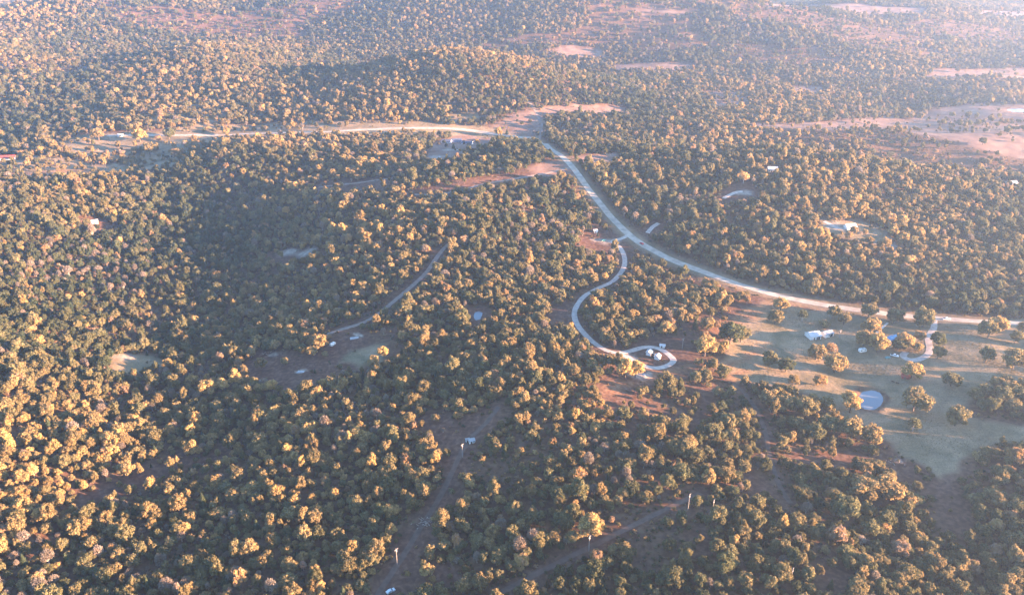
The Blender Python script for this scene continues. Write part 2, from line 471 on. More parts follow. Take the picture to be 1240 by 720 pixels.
# clearings: pixel outline, ground cover, share of trees that still stand there
CLEAR = [
    ([(880, 398), (898, 379), (930, 366), (985, 374), (1060, 385), (1130, 391), (1290, 398), (1290, 468), (1205, 464), (1178, 478), (1180, 508), (1240, 514), (1290, 516), (1290, 530), (1215, 536), (1180, 548), (1160, 566), (1140, 578), (1108, 560), (1076, 538), (1040, 514), (985, 482), (930, 466), (884, 460), (862, 444), (876, 425)], 'grass', 0),
    ([(1070, 536), (1112, 556), (1168, 564), (1172, 650), (1150, 662), (1128, 612), (1096, 584), (1058, 562)], 'dirt', .08),
    ([(955, 546), (1010, 545), (1062, 552), (1074, 568), (1010, 566), (958, 560)], 'dirt', .1),
    ([(720, 478), (762, 468), (806, 500), (850, 494), (866, 512), (836, 526), (800, 526), (764, 520), (730, 506)], 'dirt', .42),
    ([(836, 470), (872, 462), (884, 470), (872, 494), (846, 492)], 'dirt', .2),
    ([(488, 496), (528, 502), (560, 508), (600, 490), (612, 500), (590, 524), (578, 546), (566, 576), (556, 606), (540, 636), (516, 668), (506, 700), (494, 734), (440, 734), (462, 698), (486, 656), (514, 616), (532, 578), (540, 546), (516, 520)], 'dirt', .16),
    ([(560, 500), (600, 490), (606, 498), (588, 516), (556, 522)], 'dirt', 0),
    ([(494, 690), (540, 672), (566, 688), (540, 706), (506, 708)], 'dirt', .15),
    ([(872, 560), (905, 565), (945, 600), (950, 616), (912, 606), (880, 584)], 'dirt', .4),
    ([(985, 668), (1012, 660), (1034, 694), (1030, 722), (996, 712)], 'dirt', .15),
    ([(820, 640), (866, 640), (880, 676), (836, 684)], 'dirt', .3),
    ([(80, 604), (150, 566), (222, 544), (286, 536), (292, 562), (244, 576), (184, 586), (110, 622)], 'dirt', .4),
    ([(124, 437), (148, 428), (186, 430), (204, 442), (172, 450), (130, 450)], 'grass', 0),
    ([(288, 442), (318, 425), (372, 430), (398, 410), (432, 398), (462, 412), (476, 432), (452, 444), (412, 448), (396, 456), (350, 474), (306, 468)], 'dirt', .02),
    ([(410, 440), (430, 424), (468, 412), (474, 434), (440, 444)], 'grass', 0),
    ([(322, 313), (350, 300), (396, 303), (390, 313), (345, 319)], 'dirt', .05),
    ([(652, 384), (680, 364), (696, 368), (692, 390), (664, 396)], 'dirt', .08),
    ([(742, 428), (770, 413), (802, 406), (834, 402), (852, 416), (848, 450), (816, 458), (792, 470), (760, 478), (738, 462)], 'dirt', .02),
    ([(820, 398), (862, 380), (896, 368), (912, 356), (932, 366), (898, 380), (880, 398), (874, 420), (850, 410)], 'dirt', .12),
    ([(862, 396), (888, 384), (936, 366), (944, 372), (896, 390), (866, 402)], 'rust', 0),
    ([(872, 436), (930, 421), (946, 422), (900, 436), (868, 446)], 'rust', 0),  # sunlit streak across the lawn, put into the ground colour
    ([(868, 452), (900, 444), (912, 448), (884, 458)], 'rust', 0),
    ([(944, 364), (992, 374), (1004, 379), (960, 370)], 'rust', 0),
    ([(1132, 396), (1170, 394), (1168, 398), (1136, 400)], 'rust', 0),
    ([(1006, 496), (1028, 488), (1036, 494), (1014, 500)], 'rust', 0),
    ([(720, 470), (760, 460), (800, 448), (842, 440), (846, 446), (790, 462), (750, 474), (724, 478)], 'rust', 0),
    ([(698, 294), (722, 274), (752, 282), (762, 298), (738, 308), (704, 302)], 'dirt', .03),
    ([(150, 167), (240, 150), (330, 148), (420, 146), (505, 146), (560, 150), (600, 154), (648, 150), (658, 165), (620, 172), (540, 166), (440, 166), (300, 172), (200, 180)], 'grass', .22),
    ([(512, 190), (524, 172), (560, 162), (604, 168), (592, 180), (562, 186), (542, 196), (514, 200)], 'field', .03),
    ([(640, 203), (664, 193), (688, 198), (704, 212), (652, 216)], 'field', 0),
    ([(588, 216), (640, 206), (650, 214), (600, 226), (540, 238), (480, 240), (500, 230)], 'dirt', .05),
    ([(374, 236), (385, 221), (450, 215), (478, 216), (470, 226), (420, 236)], 'dirt', .08),
    ([(690, 190), (745, 185), (752, 195), (706, 200)], 'field', 0),
    ([(652, 130), (700, 127), (756, 129), (764, 138), (720, 138), (658, 140)], 'field', 0),
    ([(596, 152), (622, 138), (656, 132), (662, 150), (650, 166), (620, 163)], 'field', .06),
    ([(0, 192), (60, 188), (120, 200), (190, 188), (236, 182), (228, 204), (150, 208), (80, 214), (0, 218)], 'grass', .22),
    ([(60, 168), (150, 160), (270, 164), (262, 188), (180, 196), (90, 188)], 'grass', .28),
    ([(0, 210), (80, 206), (150, 205), (152, 210), (70, 214), (0, 218)], 'rust', .1),
    ([(160, 122), (270, 118), (300, 134), (250, 152), (170, 150)], 'grass', .5),
    ([(872, 228), (908, 222), (922, 236), (902, 246), (872, 244)], 'dirt', .02),
    ([(992, 266), (1034, 266), (1072, 276), (1088, 300), (1040, 294), (1000, 284)], 'grass', .15),
    ([(776, 276), (804, 264), (812, 270), (792, 284)], 'dirt', .05),
    ([(1080, 152), (1128, 132), (1180, 125), (1290, 130), (1290, 206), (1194, 182), (1140, 168), (1096, 160)], 'field', .10),
    ([(1120, 140), (1160, 134), (1180, 142), (1178, 150), (1130, 150)], 'field', .55),
    ([(1206, 152), (1250, 150), (1256, 166), (1216, 166)], 'field', .5),
    ([(900, 150), (1000, 148), (1090, 140), (1096, 152), (1010, 158), (912, 158)], 'field', .12),
    ([(850, 112), (900, 110), (908, 130), (868, 130)], 'field', .15),
    ([(664, 62), (690, 54), (730, 60), (738, 69), (684, 70)], 'field', 0),
    ([(742, 79), (836, 77), (836, 86), (752, 88)], 'field', 0),
    ([(1130, 84), (1290, 82), (1290, 97), (1120, 97)], 'field', .03),
    ([(952, 104), (1000, 105), (998, 114), (956, 112)], 'field', .04),
    ([(920, 2), (1010, 5), (1120, 10), (1120, 19), (1020, 14), (930, 10)], 'field', .02),
    ([(1180, 12), (1260, 13), (1260, 22), (1190, 21)], 'field', .03),
    ([(760, 12), (830, 14), (840, 18), (780, 18)], 'field', .1),
    ([(540, 138), (572, 134), (582, 144), (548, 148)], 'grass', .05),
    ([(100, 272), (118, 262), (150, 272), (130, 284)], 'dirt', .05),
    ([(560, 378), (580, 370), (592, 376), (586, 394), (566, 392)], 'dirt', .03),
    ([(1176, 478), (1204, 463), (1245, 462), (1245, 508), (1190, 508)], 'none', 1.0),
]
CLEARG = [(gpoly(p), kind, k) for p, kind, k in CLEAR]

def tree_density(x, y):
    d = np.ones(x.shape)
    jx = x + (vnoise(x, y, 14, 3) - .5) * 12; jy = y + (vnoise(x, y, 14, 4) - .5) * 12
    for g, kind, k in CLEARG:
        x0, y0 = g.min(0) - 8; x1, y1 = g.max(0) + 8
        m = (jx > x0) & (jx < x1) & (jy > y0) & (jy < y1)
        if m.any():
            idx = np.nonzero(m)[0]
            ins = in_poly(jx[idx], jy[idx], g)
            d[idx[ins]] = np.minimum(d[idx[ins]], k) if kind != 'none' else .85
    return d

def road_gap(x, y, only=None):
    g = np.full(x.shape, 1e9)
    for k, ln in RLINE.items():
        if only and k not in only: continue
        x0, y0 = ln.min(0) - 30; x1, y1 = ln.max(0) + 30
        m = (x > x0) & (x < x1) & (y > y0) & (y < y1)
        if m.any():
            g[m] = np.minimum(g[m], line_dist(x[m], y[m], ln[::2] if len(ln) > 6 else ln) - ROADS[k][1] / 2 - ROADS[k][2])
    return g

# ------------------------------------------------------------------ ground sheet
def build_ground():
    na, nr = 560, 620
    ang = np.linspace(R(-64), R(64), na)
    rad = np.exp(np.linspace(math.log(60), math.log(6500), nr))
    A, Q = np.meshgrid(ang, rad)
    X = (Q * np.sin(A)).ravel(); Y = (Q * np.cos(A)).ravel()
    Z = H(X, Y)
    i = np.arange(nr - 1)[:, None] * na + np.arange(na - 1)[None, :]
    F = np.stack([i, i + 1, i + na + 1, i + na], -1).reshape(-1, 4)[:, ::-1]
    me = bpy.data.meshes.new('ground')
    me.vertices.add(len(X)); me.vertices.foreach_set('co', np.stack([X, Y, Z], 1).astype(np.float32).ravel())
    me.loops.add(F.size); me.loops.foreach_set('vertex_index', F.astype(np.int32).ravel())
    me.polygons.add(len(F)); me.polygons.foreach_set('loop_start', (np.arange(len(F)) * 4).astype(np.int32))
    me.polygons.foreach_set('use_smooth', np.ones(len(F), bool))
    me.update(calc_edges=True)
    lay = {k: np.zeros(len(X)) for k in ('dirt', 'grass', 'field', 'rust', 'pale')}
    jx = X + (vnoise(X, Y, 12, 5) - .5) * 9; jy = Y + (vnoise(X, Y, 12, 6) - .5) * 9
    for g, kind, k in CLEARG:
        if kind == 'none': continue
        x0, y0 = g.min(0) - 12; x1, y1 = g.max(0) + 12
        m = np.nonzero((X > x0) & (X < x1) & (Y > y0) & (Y < y1))[0]
        if len(m):
            soft = 5.0
            w = np.clip(.5 - poly_dist(jx[m], jy[m], g) / soft, 0, 1)
            lay[kind][m] = np.maximum(lay[kind][m], w)
    lay['rust'] *= .35 + .65 * np.clip(fbm(X, Y, 26, 9) * 2.2 - .55, 0, 1)
    # worn verges along the roads
    for k, ln in RLINE.items():
        if k == 'path': continue
        x0, y0 = ln.min(0) - 30; x1, y1 = ln.max(0) + 30
        m = np.nonzero((X > x0) & (X < x1) & (Y > y0) & (Y < y1))[0]
        d = line_dist(X[m], Y[m], ln) - ROADS[k][1] / 2
        kind = 'grass' if k in ('road', 'far_road') else 'dirt'
        lay[kind][m] = np.maximum(lay[kind][m], np.clip(1.2 - d / (ROADS[k][2] * .8 + 1), 0, 1) * .8)
    for pts, lvl in PONDS:
        c = pts.mean(0); m = np.nonzero(np.hypot(X - c[0], Y - c[1]) < 70)[0]
        if len(m):
            w = np.clip(1.3 - np.abs(poly_dist(jx[m], jy[m], pts) - .5) / 2.6, 0, 1)
            for k in ('grass', 'field', 'rust'): lay[k][m] *= 1 - w
            lay['dirt'][m] = np.maximum(lay['dirt'][m], w)
    # bare patches in the yards
    for (px, py, r) in ((365, 450, 3.0), (332, 430, 2.5), (430, 409, 3.5), (1086, 558, 3.0),
                        (778, 453, 5.5), (752, 431, 6), (768, 436, 5), (150, 431, 7), (738, 292, 6), (725, 289, 4), (350, 305, 8), (374, 304, 7),
                        (530, 190, 9), (545, 181, 8), (898, 233, 7), (1010, 275, 8), (1078, 298, 8), (995, 495, 3)):
        x, y = gp(px, py)
        d = np.hypot((jx - x) / 1.7, (jy - y))
        lay['pale'] = np.maximum(lay['pale'], np.clip((r - d) / r * 2, 0, .85))
    for k, w in lay.items():
        a = me.attributes.new(k, 'FLOAT', 'POINT'); a.data.foreach_set('value', w.astype(np.float32))
    me.materials.append(M_GROUND)
    o = bpy.data.objects.new('ground', me); COL.objects.link(o); o['kind'] = 'structure'
    return Z
Zg = build_ground()

def build_roads():
    for key, (pp, w, cl, mt, hgt) in ROADS.items():
        ln = RLINE[key]
        # equal steps
        d = np.r_[0, np.cumsum(np.hypot(*np.diff(ln, axis=0).T))]
        s = np.arange(0, d[-1], 2.5 if key != 'far_road' else 5)
        P = np.stack([np.interp(s, d, ln[:, 0]), np.interp(s, d, ln[:, 1])], 1)
        T = np.gradient(P, axis=0); T /= np.linalg.norm(T, axis=1)[:, None]
        N = np.stack([-T[:, 1], T[:, 0]], 1)
        offs = [-.56, -.5, -.25, 0, .25, .5, .56]
        rows = []
        for kk, o in enumerate(offs):
            wob = 1 + (.10 if mt != 'M_ROAD' else .03) * (vnoise(s, s * 0 + kk * 3, 9, 7) - .5) * 2 * abs(o) * 2
            q = P + N * (o * w * wob)[:, None]
            z = H(q[:, 0], q[:, 1]) + hgt + (.03 * (1 - abs(o) * 2))
            if kk in (0, 6): z = z - hgt - .25
            rows.append(np.column_stack([q, z]))
        V = np.stack(rows, 1).reshape(-1, 3); m = len(offs)
        F = [(i * m + k, i * m + k + 1, (i + 1) * m + k + 1, (i + 1) * m + k) for i in range(len(P) - 1) for k in range(m - 1)]
        F = [f[::-1] for f in F]
        me = bpy.data.meshes.new(RNAME[key]); me.from_pydata(V.tolist(), [], F); me.materials.append(globals()[mt]); me.update()
        o = bpy.data.objects.new(RNAME[key], me); COL.objects.link(o); o['kind'] = 'structure'
build_roads()

for pts, lvl in PONDS:
    ring = smooth_line(np.vstack([pts, pts[:1]]), 2.0)[:-1]
    c = ring.mean(0)
    V = [(c[0], c[1], lvl)]
    for k in (.5, 1.06):
        V += [tuple(c + (p - c) * k) + (lvl,) for p in ring]
    n = len(ring)
    F = [(0, 1 + i, 1 + (i + 1) % n) for i in range(n)] + [(1 + i, 1 + n + i, 1 + n + (i + 1) % n, 1 + (i + 1) % n) for i in range(n)]
    me = bpy.data.meshes.new('pond'); me.from_pydata(V, [], F); me.materials.append(M_WATER); me.update()
    me.flip_normals() if me.polygons[0].normal.z < 0 else None
    o = bpy.data.objects.new('pond', me); COL.objects.link(o); o['kind'] = 'structure'

# ------------------------------------------------------------------ trees
def ico(sub):
    t = (1 + 5 ** .5) / 2
    v = [(-1, t, 0), (1, t, 0), (-1, -t, 0), (1, -t, 0), (0, -1, t), (0, 1, t), (0, -1, -t), (0, 1, -t), (t, 0, -1), (t, 0, 1), (-t, 0, -1), (-t, 0, 1)]
    v = [np.array(p) / math.sqrt(1 + t * t) for p in v]
    f = [(0, 11, 5), (0, 5, 1), (0, 1, 7), (0, 7, 10), (0, 10, 11), (1, 5, 9), (5, 11, 4), (11, 10, 2), (10, 7, 6), (7, 1, 8), (3, 9, 4), (3, 4, 2), (3, 2, 6), (3, 6, 8), (3, 8, 9), (4, 9, 5), (2, 4, 11), (6, 2, 10), (8, 6, 7), (9, 8, 1)]
    for _ in range(sub):
        cache = {}; nf = []
        def mid(a, b):
            k = (min(a, b), max(a, b))
            if k not in cache:
                p = v[a] + v[b]; v.append(p / np.linalg.norm(p)); cache[k] = len(v) - 1
            return cache[k]
        for a, b, c in f:
            x, y, z = mid(a, b), mid(b, c), mid(c, a)
            nf += [(a, x, z), (b, y, x), (c, z, y), (x, y, z)]
        f = nf
    return np.array(v), f
ICO1 = ico(1)

def crown_mesh(seed, style):
    """crown of radius about 1; the trunk foot stands at the origin"""
    rg = np.random.RandomState(seed)
    V, F = [], []
    def quads(P, Nn, size, stretch=1.0, up=False):
        n = len(P)
        Nn = Nn / np.linalg.norm(Nn, axis=1)[:, None]
        a = rg.normal(size=(n, 3))
        if up: a = a * .5 + Nn * 2 + np.array([0, 0, .8])
        U = a - (a * Nn).sum(1)[:, None] * Nn if not up else a
        U /= np.linalg.norm(U, axis=1)[:, None]
        W = np.cross(Nn if not up else rg.normal(size=(n, 3)), U); W /= np.linalg.norm(W, axis=1)[:, None] + 1e-9
        s = size * rg.uniform(.6, 1.35, n)[:, None]
        off = sum(len(q) for q in V)
        q = np.stack([P - U * s * stretch - W * s * .55, P - U * s * .2 * stretch + W * s, P + U * s * stretch + W * s * .5, P + U * s * .3 * stretch - W * s], 1).reshape(-1, 3)
        V.append(q)
        F.extend((off + 4 * i, off + 4 * i + 1, off + 4 * i + 2, off + 4 * i + 3) for i in range(n))
    if style in ('oak', 'tall', 'wide', 'bush'):
        zc, vr = {'oak': (1.08, .95), 'tall': (1.5, 1.35), 'wide': (.92, .76), 'bush': (.62, .7)}[style]
        nl = {'oak': 20, 'tall': 21, 'wide': 22, 'bush': 8}[style]
        lob = [(np.array([0, 0, zc]), .58)]
        for i in range(nl):
            zz = 1 - 1.55 * (i + .5) / nl
            th = i * 2.39996 + rg.uniform(-.5, .5)
            rr = math.sqrt(max(0, 1 - zz * zz))
            k = rg.uniform(.45, .88)
            lob.append((np.array([rr * math.cos(th) * k, rr * math.sin(th) * k, zc + zz * vr * k * 1.0]), rg.uniform(.17, .40)))
        C = np.array([c for c, _ in lob]); Rr = np.array([r for _, r in lob])
        sq = np.array([1, 1, .86])
        for c, r in lob:                         # dense inner leaf mass
            v, f = ICO1
            ph = rg.uniform(0, 6.28, 3)
            dsp = 1 + .14 * np.sin(v[:, 0] * 5 + ph[0]) * np.sin(v[:, 1] * 5 + ph[1]) + rg.uniform(-.09, .09, len(v))
            off = sum(len(q) for q in V)
            V.append(c + v * sq * (r * .74 * dsp)[:, None]); F.extend(tuple(i + off for i in t) for t in f)
        for li, (c, r) in enumerate(lob):
            n = int(900 * r * r) + 36
            if style == 'bush': n = n // 2
            dr = rg.normal(size=(n, 3)); dr /= np.linalg.norm(dr, axis=1)[:, None]
            P = c + dr * sq * (r * rg.uniform(.72, 1.25, n))[:, None]
            dd = np.linalg.norm((P[:, None, :] - C[None]) / sq, axis=2) / Rr[None]
            dd[:, li] = 9
            keep = dd.min(1) > .78
            keep &= P[:, 2] > .25
            P, dr = P[keep], dr[keep]
            if len(P): quads(P, dr + rg.normal(size=P.shape) * .55, .066)
    elif style == 'sparse':                      # nearly leafless: twigs and a few last leaves
        n = 620
        dr = rg.normal(size=(n, 3)); dr[:, 2] = np.abs(dr[:, 2]) * .9 - .15; dr /= np.linalg.norm(dr, axis=1)[:, None]
        P = np.array([0, 0, 1.05]) + dr * np.array([.92, .92, 1.05]) * (rg.uniform(.25, 1, n) ** .6)[:, None]
        quads(P, dr, .035, 4.2, up=True)
        n = 330
        dr = rg.normal(size=(n, 3)); dr[:, 2] = np.abs(dr[:, 2]) * .9 - .1; dr /= np.linalg.norm(dr, axis=1)[:, None]
        P = np.array([0, 0, 1.1]) + dr * np.array([.9, .9, 1.05]) * (rg.uniform(.4, 1, n) ** .5)[:, None]
        quads(P, dr + rg.normal(size=P.shape) * .6, .075)
    elif style == 'cedar':
        n = 1100
        z = rg.uniform(0, 1, n) ** 1.25
        th = rg.uniform(0, 6.28, n)
        rad = (1 - z) ** .8 * (.78 + .18 * np.sin(th * 5 + z * 20)) * rg.uniform(.75, 1.08, n)
        P = np.stack([rad * np.cos(th), rad * np.sin(th), .22 + z * 2.5], 1)
        quads(P, np.stack([np.cos(th), np.sin(th), .5 + 0 * z], 1) + rg.normal(size=P.shape) * .4, .085, 1.3)
        prof = [(0.62, .3), (.5, .9), (.33, 1.5), (.14, 2.15), (0.01, 2.55)]
        off = sum(len(q) for q in V); k = 10
        V.append(np.array([(r * math.cos(j * 6.283 / k), r * math.sin(j * 6.283 / k), zz) for r, zz in prof for j in range(k)]))
        F.extend((off + i * k + j, off + i * k + (j + 1) % k, off + (i + 1) * k + (j + 1) % k, off + (i + 1) * k + j) for i in range(4) for j in range(k))
    return np.concatenate(V), F

def trunk_mb(seed, style):
    rg = random.Random(seed)
    mb = MB()
    top = {'oak': 1.35, 'tall': 1.8, 'wide': 1.1, 'bush': .5, 'sparse': 1.0, 'cedar': 2.2}[style]
    th = .5 * top
    k1 = (rg.uniform(-.05, .05), rg.uniform(-.05, .05), th)
    mb.tube((0, 0, -.12), (0, 0, .06), .105, .075, 8)
    mb.tube((0, 0, .06), k1, .075, .055, 8)
    mb.tube(k1, (k1[0] * 1.6, k1[1] * 1.6, top), .055, .015, 7)
    if style != 'cedar':
        nb = 9 if style == 'sparse' else 5
        for i in range(nb):
            a = i * 2.4 + rg.uniform(-.4, .4); z0 = th * rg.uniform(.75, 1.4)
            r = rg.uniform(.45, .7); e = (r * math.cos(a), r * math.sin(a), z0 + rg.uniform(.3, .65))
            mb.tube((k1[0], k1[1], z0), e, .03, .010, 5)
            if style == 'sparse':
                for j in range(3):
                    b = a + rg.uniform(-.9, .9)
                    mb.tube(e, (e[0] + .28 * math.cos(b), e[1] + .28 * math.sin(b), e[2] + rg.uniform(.15, .4)), .010, .004, 4)
    return mb

STYLES = ['oak', 'oak', 'oak', 'wide', 'wide', 'tall', 'tall', 'sparse', 'cedar', 'oak', 'bush', 'bush']
CROWN_ME, TRUNK_ME, PROTO = [], [], []
pcol = bpy.data.collections.new('tree_models')
for i, st in enumerate(STYLES):
    v, f = crown_mesh(100 + i, st)
    me = bpy.data.meshes.new('crown'); me.from_pydata(v.tolist(), [], f); me.materials.append(M_LEAF); me.update()
    CROWN_ME.append(me)
    tm = trunk_mb(200 + i, st)
    tme = tm.data('trunk', M_PALEBARK if st == 'sparse' else M_BARK)
    TRUNK_ME.append(tme)
    # joined model for the woods
    jm = bpy.data.meshes.new('tree_model_%02d' % i)
    nv = len(v)
    jm.from_pydata(v.tolist() + tm.v, [], list(f) + [tuple(k + nv for k in q) for q in tm.f])
    jm.materials.append(M_LEAF); jm.materials.append(M_PALEBARK if st == 'sparse' else M_BARK)
    mi = np.zeros(len(jm.polygons), np.int32); mi[len(f):] = 1
    jm.polygons.foreach_set('material_index', mi); jm.update()
    o = bpy.data.objects.new('tree_model_%02d' % i, jm); pcol.objects.link(o); PROTO.append(o)

def project(x, y, z):
    dz = z - CAM_H
    depth = y * CP - dz * SP
    up = y * SP + dz * CP
    return PW / 2 + FPX * x / depth, PH / 2 - FPX * up / depth, depth

# single trees: pixel of the foot, crown width in pixels, model, tint, label
T_ = []
def single(px, py, w, st, tint, label, hs=1.0, shade=1.0):
    T_.append((px, py, w, st, tint, label, hs, shade))
def pick(st, k=0):
    ids = [i for i, s in enumerate(STYLES) if s == st]; return ids[k % len(ids)]

single(1008, 385, 17, 'oak', .42, 'olive oak at the roadside beyond the two white outbuildings')
single(1021, 393, 15, 'oak', .50, 'golden olive oak just inside the lawn from the roadside oak')
single(998, 397, 14, 'wide', .62, 'low gold tree on the lawn behind the pair of white outbuildings', .8)
single(1051, 385, 19, 'oak', .48, 'round olive gold oak standing right on the road edge past the concrete path')
single(1055, 404, 22, 'oak', .66, 'full yellow oak at the foot of the concrete path', .9)
single(1082, 391, 21, 'wide', .40, 'broad olive oak touching the road beside the concrete path end')
single(1118, 396, 25, 'wide', .42, 'broad olive oak on the road edge by the gravel drive entrance', 1.1)
single(1045, 419, 20, 'oak', .60, 'gold tree leaning over the white camper')
single(1062, 426, 23, 'oak', .70, 'big yellow tree in front of the blue roofed house')
single(1094, 421, 20, 'oak', .80, 'rust orange oak at the back corner of the blue roofed house', .9)
single(1087, 424, 16, 'wide', .34, 'low green tree below the rust orange oak by the house')
single(1112, 414, 14, 'oak', .82, 'small orange tree inside the drive bend')
single(1109, 424, 15, 'wide', .60, 'spreading gold tree at the drive loop entrance', .8)
single(1134, 418, 17, 'oak', .22, 'dark green tree across the gravel drive from the small orange tree')
single(1135, 434, 17, 'oak', .52, 'gold green tree on the lawn outside the drive loop')
single(1103, 457, 24, 'oak', .75, 'bright yellow tree sheltering the dark red shed', .75)
single(1193, 438, 20, 'oak', .40, 'round olive oak alone on the open lawn beyond the drive')
single(1226, 446, 28, 'wide', .52, 'wide gold green oak on the lawn beside the round olive oak', 1.1)
single(1196, 409, 24, 'oak', .46, 'olive half of the tree pair by the road past the drive')
single(1208, 402, 19, 'oak', .72, 'peach yellow half of the tree pair by the road past the drive')
single(1229, 415, 15, 'oak', .44, 'small olive tree on the lawn below the road past the tree pair')
single(1238, 402, 13, 'oak', .60, 'gold tree at the road past the small olive tree')
single(1151, 467, 20, 'wide', .40, 'low olive oak on the lawn between the red shed and the thicket', 1.0)
single(1105, 497, 32, 'oak', .50, 'large gold olive oak on the lawn beside the pond', .95)
single(1156, 515, 26, 'wide', .46, 'flat topped olive gold oak on the bare lawn below the thicket', 1.15)
single(1105, 522, 17, 'sparse', .25, 'thin dark half bare tree on the lawn below the pond oak')
single(1029, 499, 24, 'tall', .74, 'bright yellow tree standing at the edge of the pond', .85)
single(992, 466, 16, 'wide', .84, 'small rust brown tree on the mown lawn above the pond')
single(960, 466, 13, 'oak', .58, 'small gold tree on the mown lawn beside the rust brown tree')
single(951, 450, 18, 'oak', .18, 'dark green oak on the mown lawn')
single(931, 442, 18, 'oak', .40, 'olive oak beside the dark green lawn oak')
single(988, 435, 22, 'wide', .62, 'gold spreading oak on the lawn below the white outbuildings', 1.0)
single(1011, 450, 28, 'wide', .66, 'wide peach gold oak on the lawn below the spreading gold oak', .95)
single(1005, 431, 16, 'sparse', .88, 'half bare reddish tree between the two lawn oaks')
single(938, 391, 17, 'oak', .46, 'olive oak at the corner of the lawn by the rusty grass')
single(945, 376, 16, 'oak', .70, 'peach gold oak between the road and the rusty grass')
single(971, 388, 13, 'sparse', .20, 'small dark bare tree on the lawn near the road')
single(884, 416, 30, 'oak', .16, 'big dark green oak at the wood edge of the lawn', .9)
single(897, 414, 20, 'oak', .44, 'olive oak tucked against the big dark green oak')
single(853, 431, 25, 'oak', .74, 'peach yellow oak near the tip of the loop drive')
single(876, 457, 18, 'oak', .42, 'olive oak where the wood meets the lawn above the trail')
single(857, 399, 16, 'oak', .58, 'gold oak beside the rusty grass bank')
single(868, 398, 11, 'oak', .90, 'rusty red shrub tree on the rusty grass bank')
single(757, 457, 18, 'tall', .78, 'pale peach yellow tree beside the loop drive, the taller of two', 1.0, 1.25)
single(769, 457, 19, 'tall', .74, 'bright yellow tree beside the loop drive, the fuller of two', .9, 1.25)
single(465, 434, 14, 'tall', .75, 'bright yellow tree standing alone in the grassy yard by the dirt lane', .9, 1.2)
single(42, 578, 14, 'sparse', .70, 'pale feathery tree with a thin white trunk in the dark woods', 1.2, 1.5)
single(30, 622, 26, 'oak', .70, 'rounded yellow tree glowing among the dark woods', .8)
single(272, 474, 14, 'tall', .76, 'pale yellow slender tree at the edge of the bare yard', 1.0, 1.3)
single(286, 468, 16, 'tall', .74, 'golden upright tree beside the pale slender one', 1.0, 1.1)
single(253, 480, 22, 'oak', .70, 'golden rounded oak in the yellow cluster by the bare yard')
single(330, 474, 15, 'oak', .72, 'bright gold oak just below the bare yard')
single(389, 422, 18, 'oak', .62, 'gold oak beside the junk yard camper')
single(378, 432, 14, 'oak', .66, 'yellow green oak below the gold one by the camper')
single(713, 652, 30, 'tall', .68, 'tall gold tree right beside the utility pole on the dirt cut', .9)
single(1044, 604, 34, 'oak', .56, 'very large gold olive oak at the edge of the brown clearing', .9)
single(1070, 604, 34, 'oak', .60, 'large gold oak joined to the very large one by the brown clearing', .95)
single(1020, 628, 34, 'wide', .30, 'broad green oak below the large gold oaks', 1.1)
single(800, 404, 9, 'oak', .72, 'small gold tree above the loop drive')
single(808, 406, 17, 'oak', .74, 'rounded peach gold tree on the bank above the loop drive')
single(604, 166, 9, 'tall', .70, 'slim gold tree beside the slate roofed houses')
single(900, 222, 14, 'sparse', .80, 'pale yellow tree above the wooded clearing', .9, 1.3)
single(1100, 322, 13, 'oak', .70, 'round pale yellow tree in the lit hillside woods', 1.0, 1.25)
single(352, 232, 8, 'tall', .74, 'pale yellow poplar like tree, one of two side by side', 1.1, 1.4)
single(359, 232, 7, 'tall', .78, 'cream peach slender tree, one of two side by side', 1.2, 1.4)
single(120, 170, 15, 'oak', .58, 'gold oak beside the county road near the white shed')
single(170, 172, 16, 'oak', .74, 'peach oak overhanging the county road')
single(205, 168, 15, 'wide', .28, 'dark green oak on the verge of the county road')
single(182, 188, 16, 'oak', .50, 'olive gold oak alone in the meadow below the county road')
single(215, 191, 15, 'wide', .84, 'rusty orange oak alone in the meadow below the county road', .9)
single(147, 190, 9, 'oak', .95, 'small pinkish tree in the meadow below the county road')
single(275, 164, 10, 'oak', .72, 'peach tree on the county road verge before the dark meadow')
single(388, 161, 7, 'oak', .55, 'single small oak on the bare stretch of the county road verge')
single(378, 151, 4, 'cedar', .05, 'tiny dark cedar in the open meadow behind the county road')
single(614, 163, 5, 'cedar', .08, 'small dark bush like cedar in the bare road junction field')

